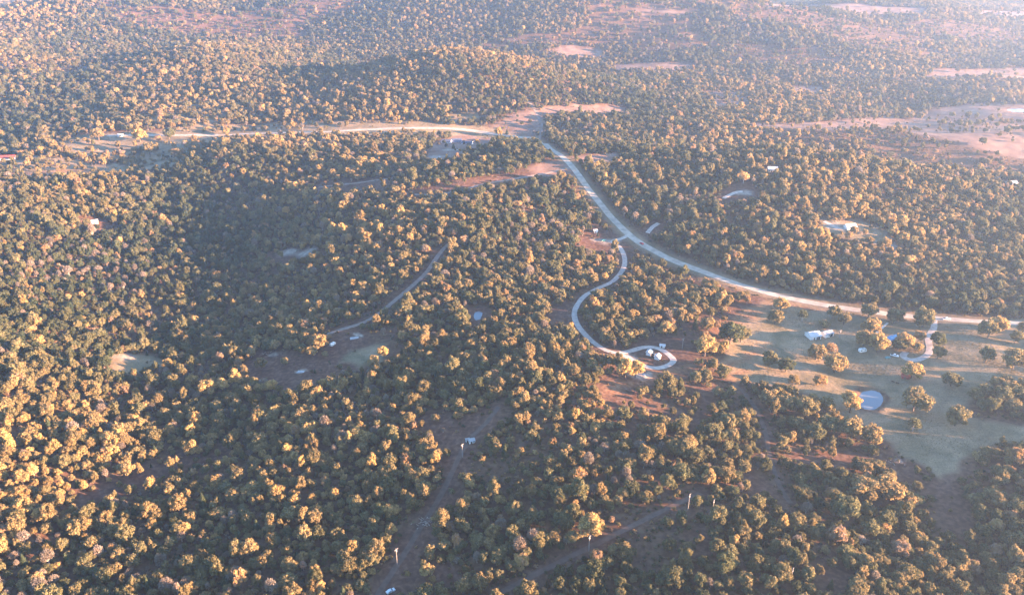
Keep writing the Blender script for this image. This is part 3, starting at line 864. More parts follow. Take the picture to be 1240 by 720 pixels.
for k, (a, b, w, tn) in enumerate(((1180, 486, 17, .45), (1192, 480, 19, .40), (1205, 470, 17, .55), (1212, 488, 21, .38), (1222, 476, 19, .62), (1232, 484, 21, .42),
                                   (1200, 499, 19, .34), (1225, 499, 19, .50), (1238, 470, 15, .66), (1217, 467, 14, .4), (1188, 496, 16, .36))):
    single(a, b, w, 'wide' if k % 3 else 'oak', tn, 'olive gold oak in the thicket at the edge of the lawn', 1.0)
for k, (a, b, w, tn) in enumerate(((930, 492, 22, .62), (949, 498, 27, .58), (975, 505, 26, .46), (1000, 524, 27, .36), (1030, 532, 30, .55), (1054, 536, 26, .62), (984, 532, 22, .30), (962, 520, 20, .40))):
    single(a, b, w, 'wide' if k % 2 else 'oak', tn, 'large oak in the row of trees along the lower edge of the lawn', 1.0)
rngT = np.random.RandomState(77)
SING = []
for (px, py, w, st, tint, label, hs, shade) in T_:
    x, y = gp(px, py); z = ground_at(x, y)
    sc = scale_at(px, py)
    rad = w / sc / 2 / .95
    SING.append((x, y, rad))
    t = thing({'cedar': 'cedar_tree', 'sparse': 'bare_tree'}.get(st, 'oak_tree'), label, 'tree', (x, y, z), float(rngT.uniform(0, 6.28)))
    t['group'] = 'oaks of the lawn edge thicket' if 'in the thicket at' in label else 'row of oaks below the lawn' if 'in the row of trees' in label else 'trees standing singly in the open'
    t.scale = (rad, rad, rad * hs)
    i = pick(st, int(rngT.randint(0, 4)))
    for nm, me in (('trunk', TRUNK_ME[i]), ('crown', CROWN_ME[i])):
        o = bpy.data.objects.new(nm, me); COL.objects.link(o); o.parent = t
        if nm == 'crown': o['tint'] = float(tint); o['shade'] = float(shade)
SING = np.array(SING)

# houses and other things keep the woods away
KEEP = []
def keep(px, py, r):
    x, y = gp(px, py); KEEP.append((x, y, r))
for a in ((984, 404, 11), (1001, 404, 10), (1044, 423, 6), (1077, 414, 12), (1083, 430, 5), (1096, 455, 6), (786, 427, 8), (796, 432, 8),
          (541, 171, 14), (553, 170, 14), (565, 172, 14), (935, 206, 12), (1029, 275, 12), (1105, 206, 9), (1224, 222, 12), (1238, 290, 12),
          (799, 228, 12), (115, 268, 12), (146, 164, 10), (8, 191, 16), (568, 533, 8), (403, 416, 6), (430, 409, 8), (515, 632, 11), (472, 714, 7),
          (481, 682, 4), (713, 668, 5), (833, 618, 5), (862, 624, 5), (957, 706, 4), (560, 552, 4), (576, 381, 12), (731, 291, 8)):
    keep(*a)
KEEP = np.array(KEEP)

def scatter():
    rg = np.random.RandomState(11)
    out = []
    for (r0, r1, cell) in ((255, 1500, 4.55), (1500, 2600, 4.9), (2600, 4700, 6.2)):
        hw = r1 * 1.0 + 250
        xs = np.arange(-hw, hw, cell); ys = np.arange(200, r1 * 1.05, cell)
        X, Y = np.meshgrid(xs, ys); X = X.ravel(); Y = Y.ravel()
        X = X + rg.uniform(-.5, .5, X.shape) * cell * 1.15; Y = Y + rg.uniform(-.5, .5, Y.shape) * cell * 1.15
        d = np.hypot(X, Y)
        m = (d >= r0) & (d < r1) & (Y > 205)
        X, Y = X[m], Y[m]
        # keep what the view (with a margin; wider on the sun's side) can reach
        dep = Y * CP + CAM_H * SP
        edge = dep * (PW / 2) / FPX
        m = (X > -edge * 1.04 - 45) & (X < edge * 1.06 + 130)
        out.append(np.stack([X[m], Y[m], np.full(m.sum(), cell)], 1))
    P = np.concatenate(out); X, Y, C = P.T
    ax, ay = X / np.hypot(X, Y), Y / np.hypot(X, Y)
    den = np.minimum(tree_density(X, Y), tree_density(X + ax * 3, Y + ay * 3))
    open_ = fbm(X, Y, 75, 20)
    base = np.clip(1.35 - np.clip(open_ - .52, 0, 1) * 4.2, .25, .97)
    far = np.hypot(X, Y)
    base = np.where(far < 620, base, np.maximum(base, .62))
    glade = fbm(X * .55, Y * 1.25, 150, 80)         # long glades in the far country
    base = np.where((far > 1150) & (glade > .61), base * .22, base)
    m = rg.rand(len(X)) < den * base
    m &= road_gap(X, Y) > rg.uniform(-1.0, 2.0, len(X))
    for k in (5.0, 10.0, 14.0): m &= road_gap(X + ax * k, Y + ay * k, ('road', 'driveway_a', 'driveway_b')) > -2.0 - k * .12   # open strip on the valley side of each road
    X, Y, C = X[m], Y[m], C[m]
    m = np.ones(len(X), bool)
    for x, y, r in KEEP: m &= np.hypot(X - x, Y - y) > r
    for x, y, r in SING: m &= np.hypot(X - x, Y - y) > r * .95 + 1.2
    for pts, lvl in PONDS:
        c = pts.mean(0); rr = np.hypot(*(pts - c).T).max()
        m &= np.hypot(X - c[0], Y - c[1]) > rr + 3
    X, Y, C = X[m], Y[m], C[m]
    n = len(X)
    stand = fbm(X, Y, 130, 30)          # stands of bigger and smaller trees
    rad = C * .50 * np.exp(rg.normal(0, .36, n)) * (.78 + .5 * stand)
    rad = np.clip(rad, 1.0, 4.8)
    hs = np.clip(rg.normal(1.0, .2, n), .55, 1.5) * (1.12 - .04 * (rad - 3.5))
    # colour: stands lean green, gold or rust; the near left woods are yellower green
    hue = fbm(X, Y, 180, 40)
    tint = .41 + (hue - .5) * .8 + rg.normal(0, .10, n)
    tint = np.clip(tint, .03, .72)
    u = rg.rand(n)
    rustp = .02 + .10 * np.clip(fbm(X, Y, 110, 50) - .35, 0, 1) * 2
    tint = np.where(u < rustp, rg.uniform(.80, .93, n), tint)
    tint = np.where((u > .975), rg.uniform(.66, .78, n), tint)
    ch = rg.rand(n)
    style = np.select([ch < .52, ch < .85, ch < .93], [rg.choice([0, 1, 2, 9], n), rg.choice([3, 4], n), rg.choice([5, 6], n)], rg.choice([0, 1, 2, 9], n))
    bare = fbm(X, Y, 60, 60)
    isb = (rg.rand(n) < np.where(bare > .63, .26, .03))
    style = np.where(isb, 7, style); tint = np.where(isb, rg.uniform(.97, 1.06, n), tint); rad = np.where(isb, rad * .85, rad)
    isc = rg.rand(n) < .035
    style = np.where(isc & ~isb, 8, style); tint = np.where(isc & ~isb, rg.uniform(0, .12, n), tint); rad = np.where(isc & ~isb, rad * .62, rad); hs = np.where(isc & ~isb, 1.25, hs)
    shade = rg.uniform(.75, 1.2, n)
    return X, Y, H(X, Y), rad, hs, tint, shade, style, rg.uniform(0, 6.283, n)

TX, TY, TZ, TR, THS, TT, TSH, TST, TROT = scatter()

# the trees that show largest stand as things of their own
u_, v_, dep_ = project(TX, TY, TZ + TR * 1.3)
vis = (u_ > 4) & (u_ < PW - 4) & (v_ > 0) & (v_ < PH + 2)
score = np.where(vis, TR / dep_, 0)
near = np.argsort(-score)[:300]
is_near = np.zeros(len(TX), bool); is_near[near] = True

LB, LC = RLINE['track_b'], RLINE['track_c']
def wood_of(x, y):
    u, v, _ = project(x, y, ground_at(x, y))
    if x < np.interp(y, LB[::-1, 1], LB[::-1, 0]): return 'in woods before the dirt track'
    if y > 420 and u > 900: return 'in woods below the lawn'
    if v < np.interp(u, [560, 850], [740, 596]): return 'in woods between dirt track and poles'
    return 'in woods past the pole line'
def look_of(t, st, r):
    sz = 'small ' if r < 2.9 else 'large ' if r > 3.7 else ''
    if st == 7: return sz + 'half bare grey tree', 'bare_tree', 'bare grey tree'
    if st == 8: return sz + 'dark conical cedar', 'cedar_tree', 'dark cedar'
    s = {3: 'broad', 4: 'broad', 5: 'tall', 6: 'tall'}.get(int(st), 'rounded')
    if t < .28: c, far = 'dark green', 'dark green oak'
    elif t < .40: c, far = 'olive green', None
    elif t < .52: c, far = 'olive tan', None
    elif t < .64: c, far = 'golden olive', None
    elif t < .79: c, far = 'bright yellow', 'bright yellow oak'
    else: c, far = 'rust orange', 'rusty oak'
    return '%s%s %s oak' % (sz, s, c), 'oak_tree', far
NB = {int(k): look_of(TT[k], TST[k], TR[k]) for k in near}
NXY = np.array([(TX[int(k)], TY[int(k)]) for k in near])
def beside(k):
    d = np.hypot(NXY[:, 0] - TX[k], NXY[:, 1] - TY[k])
    for q in np.argsort(d)[1:4]:
        kk = int(near[q])
        if d[q] < 8.5 and NB[kk][2] and NB[kk][2] != NB[k][2]: return ' beside a ' + NB[kk][2]
    if road_gap(np.array([TX[k]]), np.array([TY[k]]))[0] < 5: return ' at the track edge'
    return ''
for k in near:
    k = int(k)
    lk, nm, _ = NB[k]
    lab = lk + beside(k) + ' ' + wood_of(TX[k], TY[k])
    if len(lab.split()) > 16: lab = lab.replace('between dirt track and poles', 'before the poles')
    t = thing(nm, lab, 'tree', (TX[k], TY[k], TZ[k]), float(TROT[k]), lab)
    r = float(TR[k]); t.scale = (r, r, r * float(THS[k]))
    i = int(TST[k])
    for pn, me in (('trunk', TRUNK_ME[i]), ('crown', CROWN_ME[i])):
        o = bpy.data.objects.new(pn, me); COL.objects.link(o); o.parent = t
        if pn == 'crown': o['tint'] = float(TT[k]); o['shade'] = float(TSH[k])

def instancer(name, X, Y, Z, rad, hs, tint, shade, style, rot, label, cat):
    n = len(X)
    me = bpy.data.meshes.new(name)
    me.vertices.add(n); me.vertices.foreach_set('co', np.stack([X, Y, Z], 1).astype(np.float32).ravel())
    def fl(nm, a, typ='FLOAT'):
        at = me.attributes.new(nm, typ, 'POINT')
        at.data.foreach_set('vector' if typ == 'FLOAT_VECTOR' else 'value', np.ascontiguousarray(a).astype(np.int32 if typ == 'INT' else np.float32).ravel())
    fl('tint', tint); fl('shade', shade); fl('model', style, 'INT')
    fl('size', np.stack([rad * (1 + .16 * np.sin(rot * 7)), rad * (1 - .16 * np.sin(rot * 7)), rad * hs], 1), 'FLOAT_VECTOR')
    fl('turn', np.stack([0 * rot, 0 * rot, rot], 1), 'FLOAT_VECTOR')
    me.materials.append(M_LEAF)
    o = bpy.data.objects.new(name, me); COL.objects.link(o)
    o['kind'] = 'stuff'; o['label'] = label; o['category'] = cat
    ng = bpy.data.node_groups.new(name + '_nodes', 'GeometryNodeTree')
    ng.interface.new_socket('Geometry', in_out='INPUT', socket_type='NodeSocketGeometry')
    ng.interface.new_socket('Geometry', in_out='OUTPUT', socket_type='NodeSocketGeometry')
    N = ng.nodes; L = ng.links
    gi = N.new('NodeGroupInput'); go = N.new('NodeGroupOutput')
    ci = N.new('GeometryNodeCollectionInfo'); ci.inputs['Collection'].default_value = pcol
    ci.inputs['Separate Children'].default_value = True; ci.inputs['Reset Children'].default_value = True
    ip = N.new('GeometryNodeInstanceOnPoints')
    def na(nm, typ):
        k = N.new('GeometryNodeInputNamedAttribute'); k.data_type = typ; k.inputs['Name'].default_value = nm; return k.outputs['Attribute']
    L.new(gi.outputs[0], ip.inputs['Points']); L.new(ci.outputs[0], ip.inputs['Instance'])
    ip.inputs['Pick Instance'].default_value = True
    L.new(na('model', 'INT'), ip.inputs['Instance Index'])
    e2r = N.new('FunctionNodeEulerToRotation')
    L.new(na('turn', 'FLOAT_VECTOR'), e2r.inputs[0]); L.new(e2r.outputs[0], ip.inputs['Rotation'])
    L.new(na('size', 'FLOAT_VECTOR'), ip.inputs['Scale'])
    L.new(ip.outputs[0], go.inputs[0])
    md = o.modifiers.new('trees', 'NODES'); md.node_group = ng
    return o
f_ = ~is_near
instancer('forest', TX[f_], TY[f_], TZ[f_], TR[f_], THS[f_], TT[f_], TSH[f_], TST[f_], TROT[f_],
          'autumn oak woods in green, gold and rust covering the hills', 'forest')

def understory():
    rg = np.random.RandomState(21)
    n = 90000
    y = 230 + (rg.rand(n) ** 1.4) * 1500; dep = y * CP + CAM_H * SP
    x = rg.uniform(-1, 1, n) * (dep * PW / 2 / FPX + 40)
    den = tree_density(x, y)
    p = np.where(den > .5, .55, np.where(fbm(x, y, 22, 70) > .56, .16, .015))
    # the mown lawn and the road verges stay clear
    lawn = in_poly(x, y, CLEARG[0][0])
    p = np.where(lawn, 0.0, p)
    m = (rg.rand(n) < p) & (road_gap(x, y) > -3)
    for kx, ky, r in KEEP: m &= np.hypot(x - kx, y - ky) > r * .8
    for pts, lvl in PONDS:
        c = pts.mean(0); m &= np.hypot(x - c[0], y - c[1]) > np.hypot(*(pts - c).T).max() + 2
    x, y = x[m], y[m]; k = len(x)
    tint = np.clip(.35 + rg.normal(0, .16, k), .05, .7); tint = np.where(rg.rand(k) < .2, rg.uniform(.84, .95, k), tint)
    instancer('underbrush', x, y, H(x, y), rg.uniform(.5, 1.5, k), rg.uniform(.6, 1.1, k), tint, rg.uniform(.7, 1.1, k), rg.choice([10, 11], k), rg.uniform(0, 6.28, k),
              'low brush and saplings between the trees and along the clearings', 'brush')
understory()

def tufts():  # small bush models, added for the shadow streaks they cast on the lawn
    rg = np.random.RandomState(31); n = 42000
    g = CLEARG[0][0]; lo, hi = g.min(0), g.max(0)
    x = rg.uniform(lo[0], hi[0], n); y = rg.uniform(lo[1], hi[1], n)
    m = in_poly(x, y, g) & (rg.rand(n) < np.clip(fbm(x, y, 18, 90) * 2.6 - .85, .04, 1)) & (road_gap(x, y) > -3)
    for kx, ky, r in KEEP: m &= np.hypot(x - kx, y - ky) > r * .6
    for pts, lvl in PONDS:
        c = pts.mean(0); m &= np.hypot(x - c[0], y - c[1]) > np.hypot(*(pts - c).T).max() + 1
    x, y = x[m], y[m]; k = len(x)
    instancer('shadow_tufts', x, y, H(x, y) - .03, rg.uniform(.12, .34, k), rg.uniform(.5, 1.0, k), rg.uniform(.40, .62, k), rg.uniform(.7, 1.0, k), rg.choice([10, 11], k), rg.uniform(0, 6.28, k),
              'dry grass tussocks added to streak the lawn with small shadows', 'grass')
tufts()

# ------------------------------------------------------------------ buildings
def house(name, label, px, py, W, D, hw, hr, rz, wall, roof, cat='house', windows=2, door=True, porch=False, open_front=False, chimney=False, group=None):
    x, y = gp(px, py); z = min(ground_at(x + a, y + b) for a in (-W / 2, W / 2) for b in (-D / 2, D / 2))
    t = thing(name, label, cat, (x, y, z), R(rz), group)
    w = MB()
    prof = [(-D / 2, -.6), (D / 2, -.6), (D / 2, hw), (0, hw + hr), (-D / 2, hw)]
    n = 5      # gable ends face +-x
    v = [(-W / 2, a, b) for a, b in prof] + [(W / 2, a, b) for a, b in prof]
    w.add(v, [tuple(range(n))[::-1], tuple(range(n, 2 * n)), (0, 1, n + 1, n), (1, 2, n + 2, n + 1), (4, 0, n, n + 4)][:5])
    w.build('wall', wall, t)
    r = MB(); ov = .45; th = .16
    for s in (-1, 1):
        sl = hr / (D / 2)
        a = (s * (D / 2 + ov), hw - ov * sl + .02); b = (0, hw + hr + .02)
        vv = []
        for xx in (-W / 2 - ov, W / 2 + ov):
            vv += [(xx, a[0], a[1]), (xx, b[0], b[1]), (xx, b[0], b[1] + th), (xx, a[0], a[1] + th)]
        r.add(vv, [(0, 1, 2, 3), (7, 6, 5, 4), (0, 4, 5, 1), (3, 2, 6, 7), (0, 3, 7, 4)])
    ro = r.build('roof', roof, t)
    MB().box(-W / 2 - ov, W / 2 + ov, -.12, .12, hw + hr + th - .02, hw + hr + th + .06).build('ridge_cap', roof, ro)
    if chimney:
        MB().box(W * .2, W * .2 + .7, .3, 1.0, hw + hr * .4, hw + hr + .9).build('chimney', M_CONC, ro)
    yf = -D / 2
    if door:
        dx = -W * .12
        d = MB().box(dx - .5, dx + .5, yf - .06, yf + .02, 0, 2.1).build('door', M_DOOR, t)
        MB().box(dx + .32, dx + .40, yf - .11, yf - .06, .95, 1.08).build('handle', M_TRIM, d)
    for k in range(windows):
        wx = -W / 2 + (k + .5) * W / windows + (.35 if k % 2 else -.35)
        if door and abs(wx + W * .12) < 1.25: wx += 1.5 if wx > -W * .12 else -1.5
        wi = MB().box(wx - .6, wx + .6, yf - .05, yf + .02, .95, 2.05).build('window', M_GLASS, t)
        fr = MB()
        fr.box(wx - .7, wx + .7, yf - .08, yf + .01, .85, .95).box(wx - .7, wx + .7, yf - .08, yf + .01, 2.05, 2.15)
        fr.box(wx - .7, wx - .6, yf - .08, yf + .01, .95, 2.05).box(wx + .6, wx + .7, yf - .08, yf + .01, .95, 2.05)
        fr.build('frame', M_TRIM, wi)
    if open_front:
        MB().box(W * .08, W * .42, yf - .05, yf + .02, -.1, hw * .88).build('bay_shade_panel', M_GLASS, t)  # dark panel on the wall stands in for the shade inside the bay
    if porch:
        p = MB(); p.add([(-W * .4, yf + .1, hw - .1), (W * .4, yf + .1, hw - .1), (W * .4, yf - 2.4, hw - .7), (-W * .4, yf - 2.4, hw - .7),
                         (-W * .4, yf + .1, hw + .02), (W * .4, yf + .1, hw + .02), (W * .4, yf - 2.4, hw - .58), (-W * .4, yf - 2.4, hw - .58)],
                        [(0, 1, 2, 3), (7, 6, 5, 4), (0, 4, 5, 1), (1, 5, 6, 2), (2, 6, 7, 3), (3, 7, 4, 0)])
        po = p.build('porch_roof', roof, t)
        for s in (-.38, 0, .38):
            MB().box(W * s - .08, W * s + .08, yf - 2.3, yf - 2.14, -.5, hw - .68).build('post', M_TRIM, po)
    return t

house('outbuilding', 'white gabled outbuilding with a dark open bay on the mown lawn', 984, 408, 9, 8, 3.0, 2.2, 14, M_WHITE, M_ROOFW, 'outbuilding', 1, True, open_front=True)
house('outbuilding', 'white lean outbuilding with grey striped roof beside the gabled one', 1001, 406, 8, 5.5, 2.8, 1.3, 24, M_WHITE, M_ROOFG, 'outbuilding', 1, False, open_front=True)
house('house', 'blue roofed white farmhouse behind the yellow trees', 1078, 415, 13, 8, 3.0, 2.4, 38, M_WHITE, M_ROOFB, 'house', 3, True, True, chimney=True)
house('shed', 'dark red shed under the bright yellow tree', 1096, 457, 4.6, 3.6, 2.3, 1.1, -12, M_REDWALL, M_ROOFR, 'shed', 0, True)
house('cabin', 'small white cabin on the loop drive island, the one at the back', 786, 429, 4.0, 3.6, 2.5, 1.1, 62, M_WHITE, M_ROOFW, 'cabin', 1, True)
house('cabin', 'small white cabin on the loop drive island, the one at the front', 796, 434, 3.8, 3.5, 2.4, 1.1, 62, M_WHITE, M_ROOFW, 'cabin', 1, True)
house('house', 'white house with slate blue roof at the bare lot, farthest from the junction', 541, 173, 12, 8, 3.0, 2.2, -8, M_WHITE, M_ROOFN, 'house', 3)
house('house', 'slate blue roofed house in the middle of the three on the bare lot', 553, 172, 13, 9, 3.2, 2.6, 10, M_WHITE, M_ROOFN, 'house', 3, porch=True)
house('house', 'slate blue roofed house nearest the junction of the three on the bare lot', 566, 174.5, 14, 8, 3.0, 2.2, -14, M_WHITE, M_ROOFN, 'house', 3)
house('house', 'pale roofed house half hidden in the hilltop woods', 935, 207, 10, 7, 3.2, 2.2, -6, M_TAN, M_ROOFW, 'house', 3)
house('house', 'white house at the end of a pale drive on the lit hillside', 1029, 276, 10, 7, 3.0, 2.2, 12, M_WHITE, M_ROOFW, 'house', 3)
house('shed', 'white metal shed on the hill crest by the dark valley', 1105, 208, 8, 5, 2.8, 1.6, 6, M_WHITE, M_ROOFW, 'shed', 1)
house('barn', 'white barn on the crest at the end of the dark valley', 1224, 224, 11, 7, 3.2, 1.8, 10, M_WHITE, M_ROOFW, 'barn', 2)
house('house', 'white roofed house in the woods above the lawn road', 1236, 293, 10, 7, 3.0, 2.2, -20, M_WHITE, M_ROOFW, 'house', 2)
house('house', 'grey roofed house with a rusty lean in the lit woods beyond the road', 799, 231, 15, 8, 3.0, 2.0, 8, M_REDWALL, M_ROOFG, 'house', 3)
house('house', 'grey white house alone in the valley woods', 115, 270, 6, 5, 2.7, 1.6, 30, M_TAN, M_ROOFG, 'house', 2)
house('shed', 'white shed beside the county road', 146, 165, 6, 4.5, 2.6, 1.1, 5, M_WHITE, M_ROOFW, 'shed', 1)
house('barn', 'long red roofed barn at the edge of the left meadow', 8, 193, 24, 10, 3.6, 2.2, 6, M_WHITE, M_ROOFR, 'barn', 3)
house('cabin', 'small white cabin on the brown clearing beside the dirt track', 571, 535, 3.2, 2.6, 2.1, .8, 18, M_WHITE, M_ROOFG, 'cabin', 1, True)
house('shed', 'small grey shed against the white cabin by the dirt track', 566, 534, 1.9, 1.8, 1.8, .6, 18, M_WHITE, M_ROOFG, 'shed', 0, True)
house('shed', 'small white shed at the roadside clearing where the loop drive begins', 721, 281, 3.4, 3.0, 2.2, .9, 10, M_WHITE, M_ROOFW, 'shed', 0, True)
house('shed', 'low white shed on the bank behind the loop drive', 802, 420, 3.6, 2.6, 1.9, .6, -14, M_WHITE, M_ROOFW, 'shed', 0, True)

# ------------------------------------------------------------------ vehicles
def wheel(t, x, y, r, w=.24):
    wl = MB().tube((x, y - w / 2, r), (x, y + w / 2, r), r, r, 14).build('wheel', M_TYRE, t)
    MB().tube((x, y - w / 2 - .012, r), (x, y + w / 2 + .012, r), r * .55, r * .55, 10).build('rim', M_TRIM, wl)

def vehicle(name, label, px, py, rz, paint, kind, cat, dz=0.0):
    x, y = gp(px, py); z = ground_at(x, y) + dz
    t = thing(name, label, cat, (x, y, z), R(rz))
    if kind == 'pickup':
        L, W = 5.6, 1.95
        prof = [(-2.75, .45), (2.75, .45), (2.8, .75), (2.75, 1.0), (1.35, 1.12), (-2.75, 1.12), (-2.8, .8)]
        cab = [(-.75, 1.1), (1.4, 1.1), (.75, 1.78), (-.5, 1.82), (-.72, 1.6)]
        gl = [(-.62, 1.2), (1.15, 1.2), (.68, 1.68), (-.48, 1.7)]
        wx = (-1.75, 1.8); r = .40
    else:
        L, W = 4.5, 1.8
        prof = [(-2.2, .35), (2.2, .35), (2.27, .6), (2.1, .8), (1.0, .92), (-1.7, .95), (-2.2, .9), (-2.25, .6)]
        cab = [(-1.75, .93), (1.05, .91), (.35, 1.38), (-.95, 1.42)]
        gl = [(-1.5, .98), (.85, .97), (.28, 1.31), (-.9, 1.34)]
        wx = (-1.35, 1.4); r = .33
    body = MB().prism(prof, -W / 2, W / 2)
    bo = body.build('body', paint, t)
    MB().prism(cab, -W / 2 + .12, W / 2 - .12).build('cab', paint, t)
    g = MB().prism(gl, -W / 2 + .105, W / 2 - .105).build('window', M_GLASS, t)
    # windscreen and rear glass
    (x1, z1), (x2, z2) = cab[1], cab[2]
    MB().add([(x1 - .06, -W / 2 + .25, z1 + .07), (x1 - .06, W / 2 - .25, z1 + .07), (x2 + .06, W / 2 - .3, z2 - .06), (x2 + .06, -W / 2 + .3, z2 - .06),
              (x1 + .03, -W / 2 + .25, z1 + .09), (x1 + .03, W / 2 - .25, z1 + .09), (x2 + .13, W / 2 - .3, z2 - .03), (x2 + .13, -W / 2 + .3, z2 - .03)],
             [(3, 2, 1, 0), (4, 5, 6, 7), (0, 1, 5, 4), (1, 2, 6, 5), (2, 3, 7, 6), (3, 0, 4, 7)]).build('windscreen', M_GLASS, t)
    if kind == 'pickup':
        MB().box(-2.6, -.85, -W / 2 + .12, W / 2 - .12, 1.10, 1.135).build('truck_bed', M_TYRE, t)
    for sx in wx:
        for s in (-1, 1): wheel(t, sx, s * (W / 2 - .10), r)
    for s in (-1, 1):
        MB().box(prof[2][0] - .1, prof[2][0] + .02, s * W * .36 - .16, s * W * .36 + .16, .66, .80).build('headlight', M_TRIM, t)
        MB().box(prof[-1][0] - .02, prof[-1][0] + .08, s * W * .40 - .09, s * W * .40 + .09, .66, .86).build('tail_light', M_CARR, t)
    return t
vehicle('pickup_truck', 'white pickup driving on the road past the farm drive', 1146, 387, -4, M_CARW, 'pickup', 'truck', .2)
vehicle('car', 'small red car on the road beside the wooded bend', 777, 295.5, 126, M_CARR, 'car', 'car', .2)
vehicle('pickup_truck', 'dark pickup parked between the two small white cabins', 791, 430.5, 70, M_CARD, 'pickup', 'truck')
vehicle('car', 'teal car parked at the start of the loop drive', 731, 291.5, 10, M_CART, 'car', 'car')
vehicle('pickup_truck', 'white pickup with dark bed parked by the farmhouse drive loop', 1083, 431, -28, M_CARW, 'pickup', 'truck')
vehicle('car', 'pale teal car on the grass below the farmhouse', 1075, 433.5, 20, M_CART, 'car', 'car')
vehicle('car', 'silver car left by the dirt track at the foot of the woods', 473, 716, 35, M_CARS, 'car', 'car')

def camper(label, px, py, rz, s=1.0):
    x, y = gp(px, py); z = ground_at(x, y)
    t = thing('camper_trailer', label, 'camper', (x, y, z), R(rz)); t.scale = (s, s, s)
    prof = [(-2.6, .55), (2.5, .55), (2.75, 1.0), (2.7, 2.2), (2.3, 2.75), (-2.3, 2.8), (-2.7, 2.3), (-2.75, .9)]
    MB().prism(prof, -1.15, 1.15).build('shell', M_WHITE, t)
    MB().box(-.45, .25, -1.20, -1.14, .6, 2.4).build('door', M_TRIM, t)
    for wx in (-1.6, 1.3): MB().box(wx - .5, wx + .5, -1.19, -1.14, 1.5, 2.15).build('window', M_GLASS, t)
    MB().box(-.5, .5, -.4, .4, 2.78, 2.98).build('roof_vent', M_ROOFG, t)
    MB().tube((2.6, 0, .5), (3.7, 0, .45), .06).build('hitch', M_WIRE, t)
    for s_ in (-1, 1): wheel(t, -.5, s_ * 1.05, .36)
    return t
camper('white camper trailer under the gold lawn tree', 1044, 426, 15, 1.05)
camper('white camper trailer in the bare junk yard', 403, 418, 60, .8)

# ------------------------------------------------------------------ utility poles
def pole(label, px, py, h=10.0, rz=30):
    x, y = gp(px, py); z = ground_at(x, y)
    t = thing('utility_pole', label, 'pole', (x, y, z), R(rz), 'utility poles')
    MB().tube((0, 0, -.6), (0, 0, h), .19, .13, 10).build('shaft', M_POLE, t)
    c = MB().box(-1.25, 1.25, -.2, -.06, h - .9, h - .72).build('crossarm', M_POLE, t)
    for xx in (-1.1, -.4, .4, 1.1):
        MB().tube((xx, -.13, h - .72), (xx, -.13, h - .46), .07, .04, 8).build('insulator', M_INSUL, c)
    MB().tube((.32, 0, h - 2.3), (.32, 0, h - 1.4), .22, .22, 10).build('transformer', M_INSUL, t)
    return x, y, z, h
P = [pole('utility pole beside the dirt track near the silver car', 481, 683, 10.5, 55),
     pole('utility pole beside the tall gold tree on the dirt cut', 713, 667, 10, 60),
     pole('utility pole at the head of the dirt cut', 833, 617, 10.5, 60),
     pole('utility pole in the woods just past the head of the dirt cut', 862, 624, 10.5, 60),
     pole('leaning utility pole in the woods below the brown gap', 957, 705, 9, 60),
     pole('utility pole at the brown clearing by the white cabin', 560, 553, 9.5, 55),
     pole('thin pole on the mown lawn beside the white outbuildings', 1016, 410, 8, 20),
     pole('utility pole on the bank past the loop drive', 826, 422, 9, 30),
     pole('pole in the bare yard at the woods edge', 305, 432, 9, 30)]
# ------------------------------------------------------------------ cattle on the lawn
def cow(label, px, py, rz):
    x, y = gp(px, py); z = ground_at(x, y)
    t = thing('cow', label, 'cow', (x, y, z), R(rz), 'dark cattle on the lawn')
    ver = [(-.85, 0, 1.05), (-.3, 0, 1.02), (.35, 0, 1.03), (.75, 0, 1.12), (1.1, 0, 1.0), (1.4, 0, .72), (1.55, 0, .55)]
    rad = [.30, .38, .40, .34, .20, .16, .11]
    E = [(i, i + 1) for i in range(6)]
    for (root, xx, s) in ((3, .6, 1), (3, .6, -1), (0, -.75, 1), (0, -.75, -1)):
        i = len(ver); bk = -.08 if xx < 0 else .03
        ver += [(xx, s * .22, .75), (xx - bk, s * .23, .42), (xx, s * .23, .04)]; rad += [.16, .085, .075]
        E += [(root, i), (i, i + 1), (i + 1, i + 2)]
    i = len(ver); ver += [(-1.12, 0, 1.0), (-1.2, 0, .5)]; rad += [.05, .035]; E += [(0, i), (i, i + 1)]
    for s in (-1, 1):
        i = len(ver); ver.append((1.25, s * .24, .92)); rad.append(.045); E.append((5, i))
    me = bpy.data.meshes.new('body'); me.from_pydata(ver, E, []); me.materials.append(M_HIDE)
    o = bpy.data.objects.new('body', me); COL.objects.link(o); o.parent = t
    md = o.modifiers.new('skin', 'SKIN')
    for k, sv in enumerate(me.skin_vertices[0].data):
        sv.radius = (rad[k], rad[k]); sv.use_root = (k == 2)
    o.modifiers.new('smooth', 'SUBSURF').levels = 1
cow('black cow grazing on the lawn above the pond, the one nearer the yellow tree', 1086.5, 464.5, 170)
cow('black cow grazing on the lawn above the pond, the one farther from the yellow tree', 1081, 463, 150)

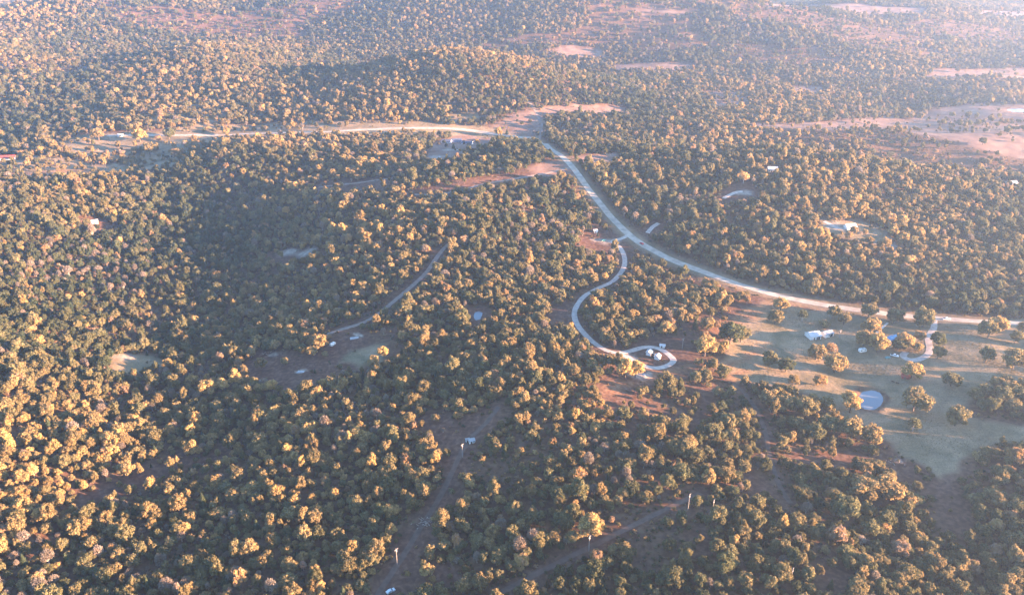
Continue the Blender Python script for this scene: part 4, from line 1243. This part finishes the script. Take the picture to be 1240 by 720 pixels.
# ------------------------------------------------------------------ log heaps, tarps
def log_heap(label, px, py, n, spread, seed):
    x, y = gp(px, py); z = ground_at(x, y)
    t = thing('log_heap', label, 'log pile', (x, y, z))
    rg = random.Random(seed)
    for k in range(n):
        a = rg.uniform(0, math.pi); L = rg.uniform(.7, 2.0); cx, cy = rg.gauss(0, spread), rg.gauss(0, spread * .6)
        zz = ground_at(x + cx, y + cy) - z + rg.uniform(.12, .75)
        d = (math.cos(a) * L / 2, math.sin(a) * L / 2, rg.uniform(-.25, .25))
        MB().tube((cx - d[0], cy - d[1], zz - d[2]), (cx + d[0], cy + d[1], zz + d[2]), rg.uniform(.12, .24), rg.uniform(.08, .16), 7).build('log', M_LOG, t)
log_heap('heap of pale cut logs and brush beside the dirt track', 515, 633, 34, 4.2, 1)
log_heap('small heap of pale logs on the bare strip in the dark woods', 256, 562, 10, 2.2, 2)
log_heap('scatter of pale logs in the brown clearing below the lawn', 1084, 559, 9, 2.2, 3)
log_heap('scatter of pale timber in the bare yard', 322, 428, 10, 2.6, 4)
def tarp(label, px, py, w, d, rz, seed):
    x, y = gp(px, py); z = ground_at(x, y)
    rg = random.Random(seed); n, m = 9, 7
    V = []; 
    for j in range(m):
        for i in range(n):
            u, v = (i / (n - 1) - .5), (j / (m - 1) - .5)
            edge = max(abs(u), abs(v)) * 2
            xx = u * w * (1 + rg.uniform(-.06, .06)); yy = v * d * (1 + rg.uniform(-.08, .08))
            V.append((xx, yy, max(.06, (.9 - edge * .75) * rg.uniform(.7, 1.1))))
    k = len(V); V += [(a, b, -.3) for a, b, c in V]
    F = [(j * n + i, j * n + i + 1, (j + 1) * n + i + 1, (j + 1) * n + i) for j in range(m - 1) for i in range(n - 1)]
    ringi = [i for i in range(n)] + [j * n + n - 1 for j in range(1, m)] + [(m - 1) * n + i for i in range(n - 2, -1, -1)] + [j * n for j in range(m - 2, 0, -1)]
    F += [(ringi[(q + 1) % len(ringi)], ringi[q], ringi[q] + k, ringi[(q + 1) % len(ringi)] + k) for q in range(len(ringi))]
    me = bpy.data.meshes.new('tarp'); me.from_pydata(V, [], F); me.materials.append(M_TARP); me.update()
    o = bpy.data.objects.new('tarp', me); COL.objects.link(o); o.location = (x, y, z); o.rotation_euler = (0, 0, R(rz))
    tag(o, label, 'tarp')
tarp('pale tarp over a low heap in the junk yard', 430, 409, 7.5, 3.2, 12, 1)
tarp('pale tarp over a low heap in the bare brown yard', 365, 450, 6.0, 3.0, -6, 2)
tarp('pale grey tarp beside the yellow trees below the loop drive', 778, 453, 5, 3.0, -30, 3)

# ------------------------------------------------------------------ haze: one closed box of even air
def haze():
    lo = float(Zg.min()) - 3.0
    hi = CAM_H + 12.0
    o = MB().box(-6800, 6800, -300, 6900, lo, hi).build('haze', bpy.data.materials.new('haze'))
    m = o.data.materials[0]; m.use_nodes = True
    n = m.node_tree.nodes; n.clear()
    out = n.new('ShaderNodeOutputMaterial'); v = n.new('ShaderNodeVolumePrincipled')
    v.inputs['Color'].default_value = (.40, .62, 1.0, 1)
    v.inputs['Density'].default_value = HAZE_DENSITY
    v.inputs['Anisotropy'].default_value = .5
    m.node_tree.links.new(v.outputs[0], out.inputs['Volume'])
    o['kind'] = 'stuff'; o['label'] = 'pale evening haze lying over the whole valley'; o['category'] = 'haze'
haze()
print('TREES', len(TX), 'ground z', float(Zg.min()), float(Zg.max()))
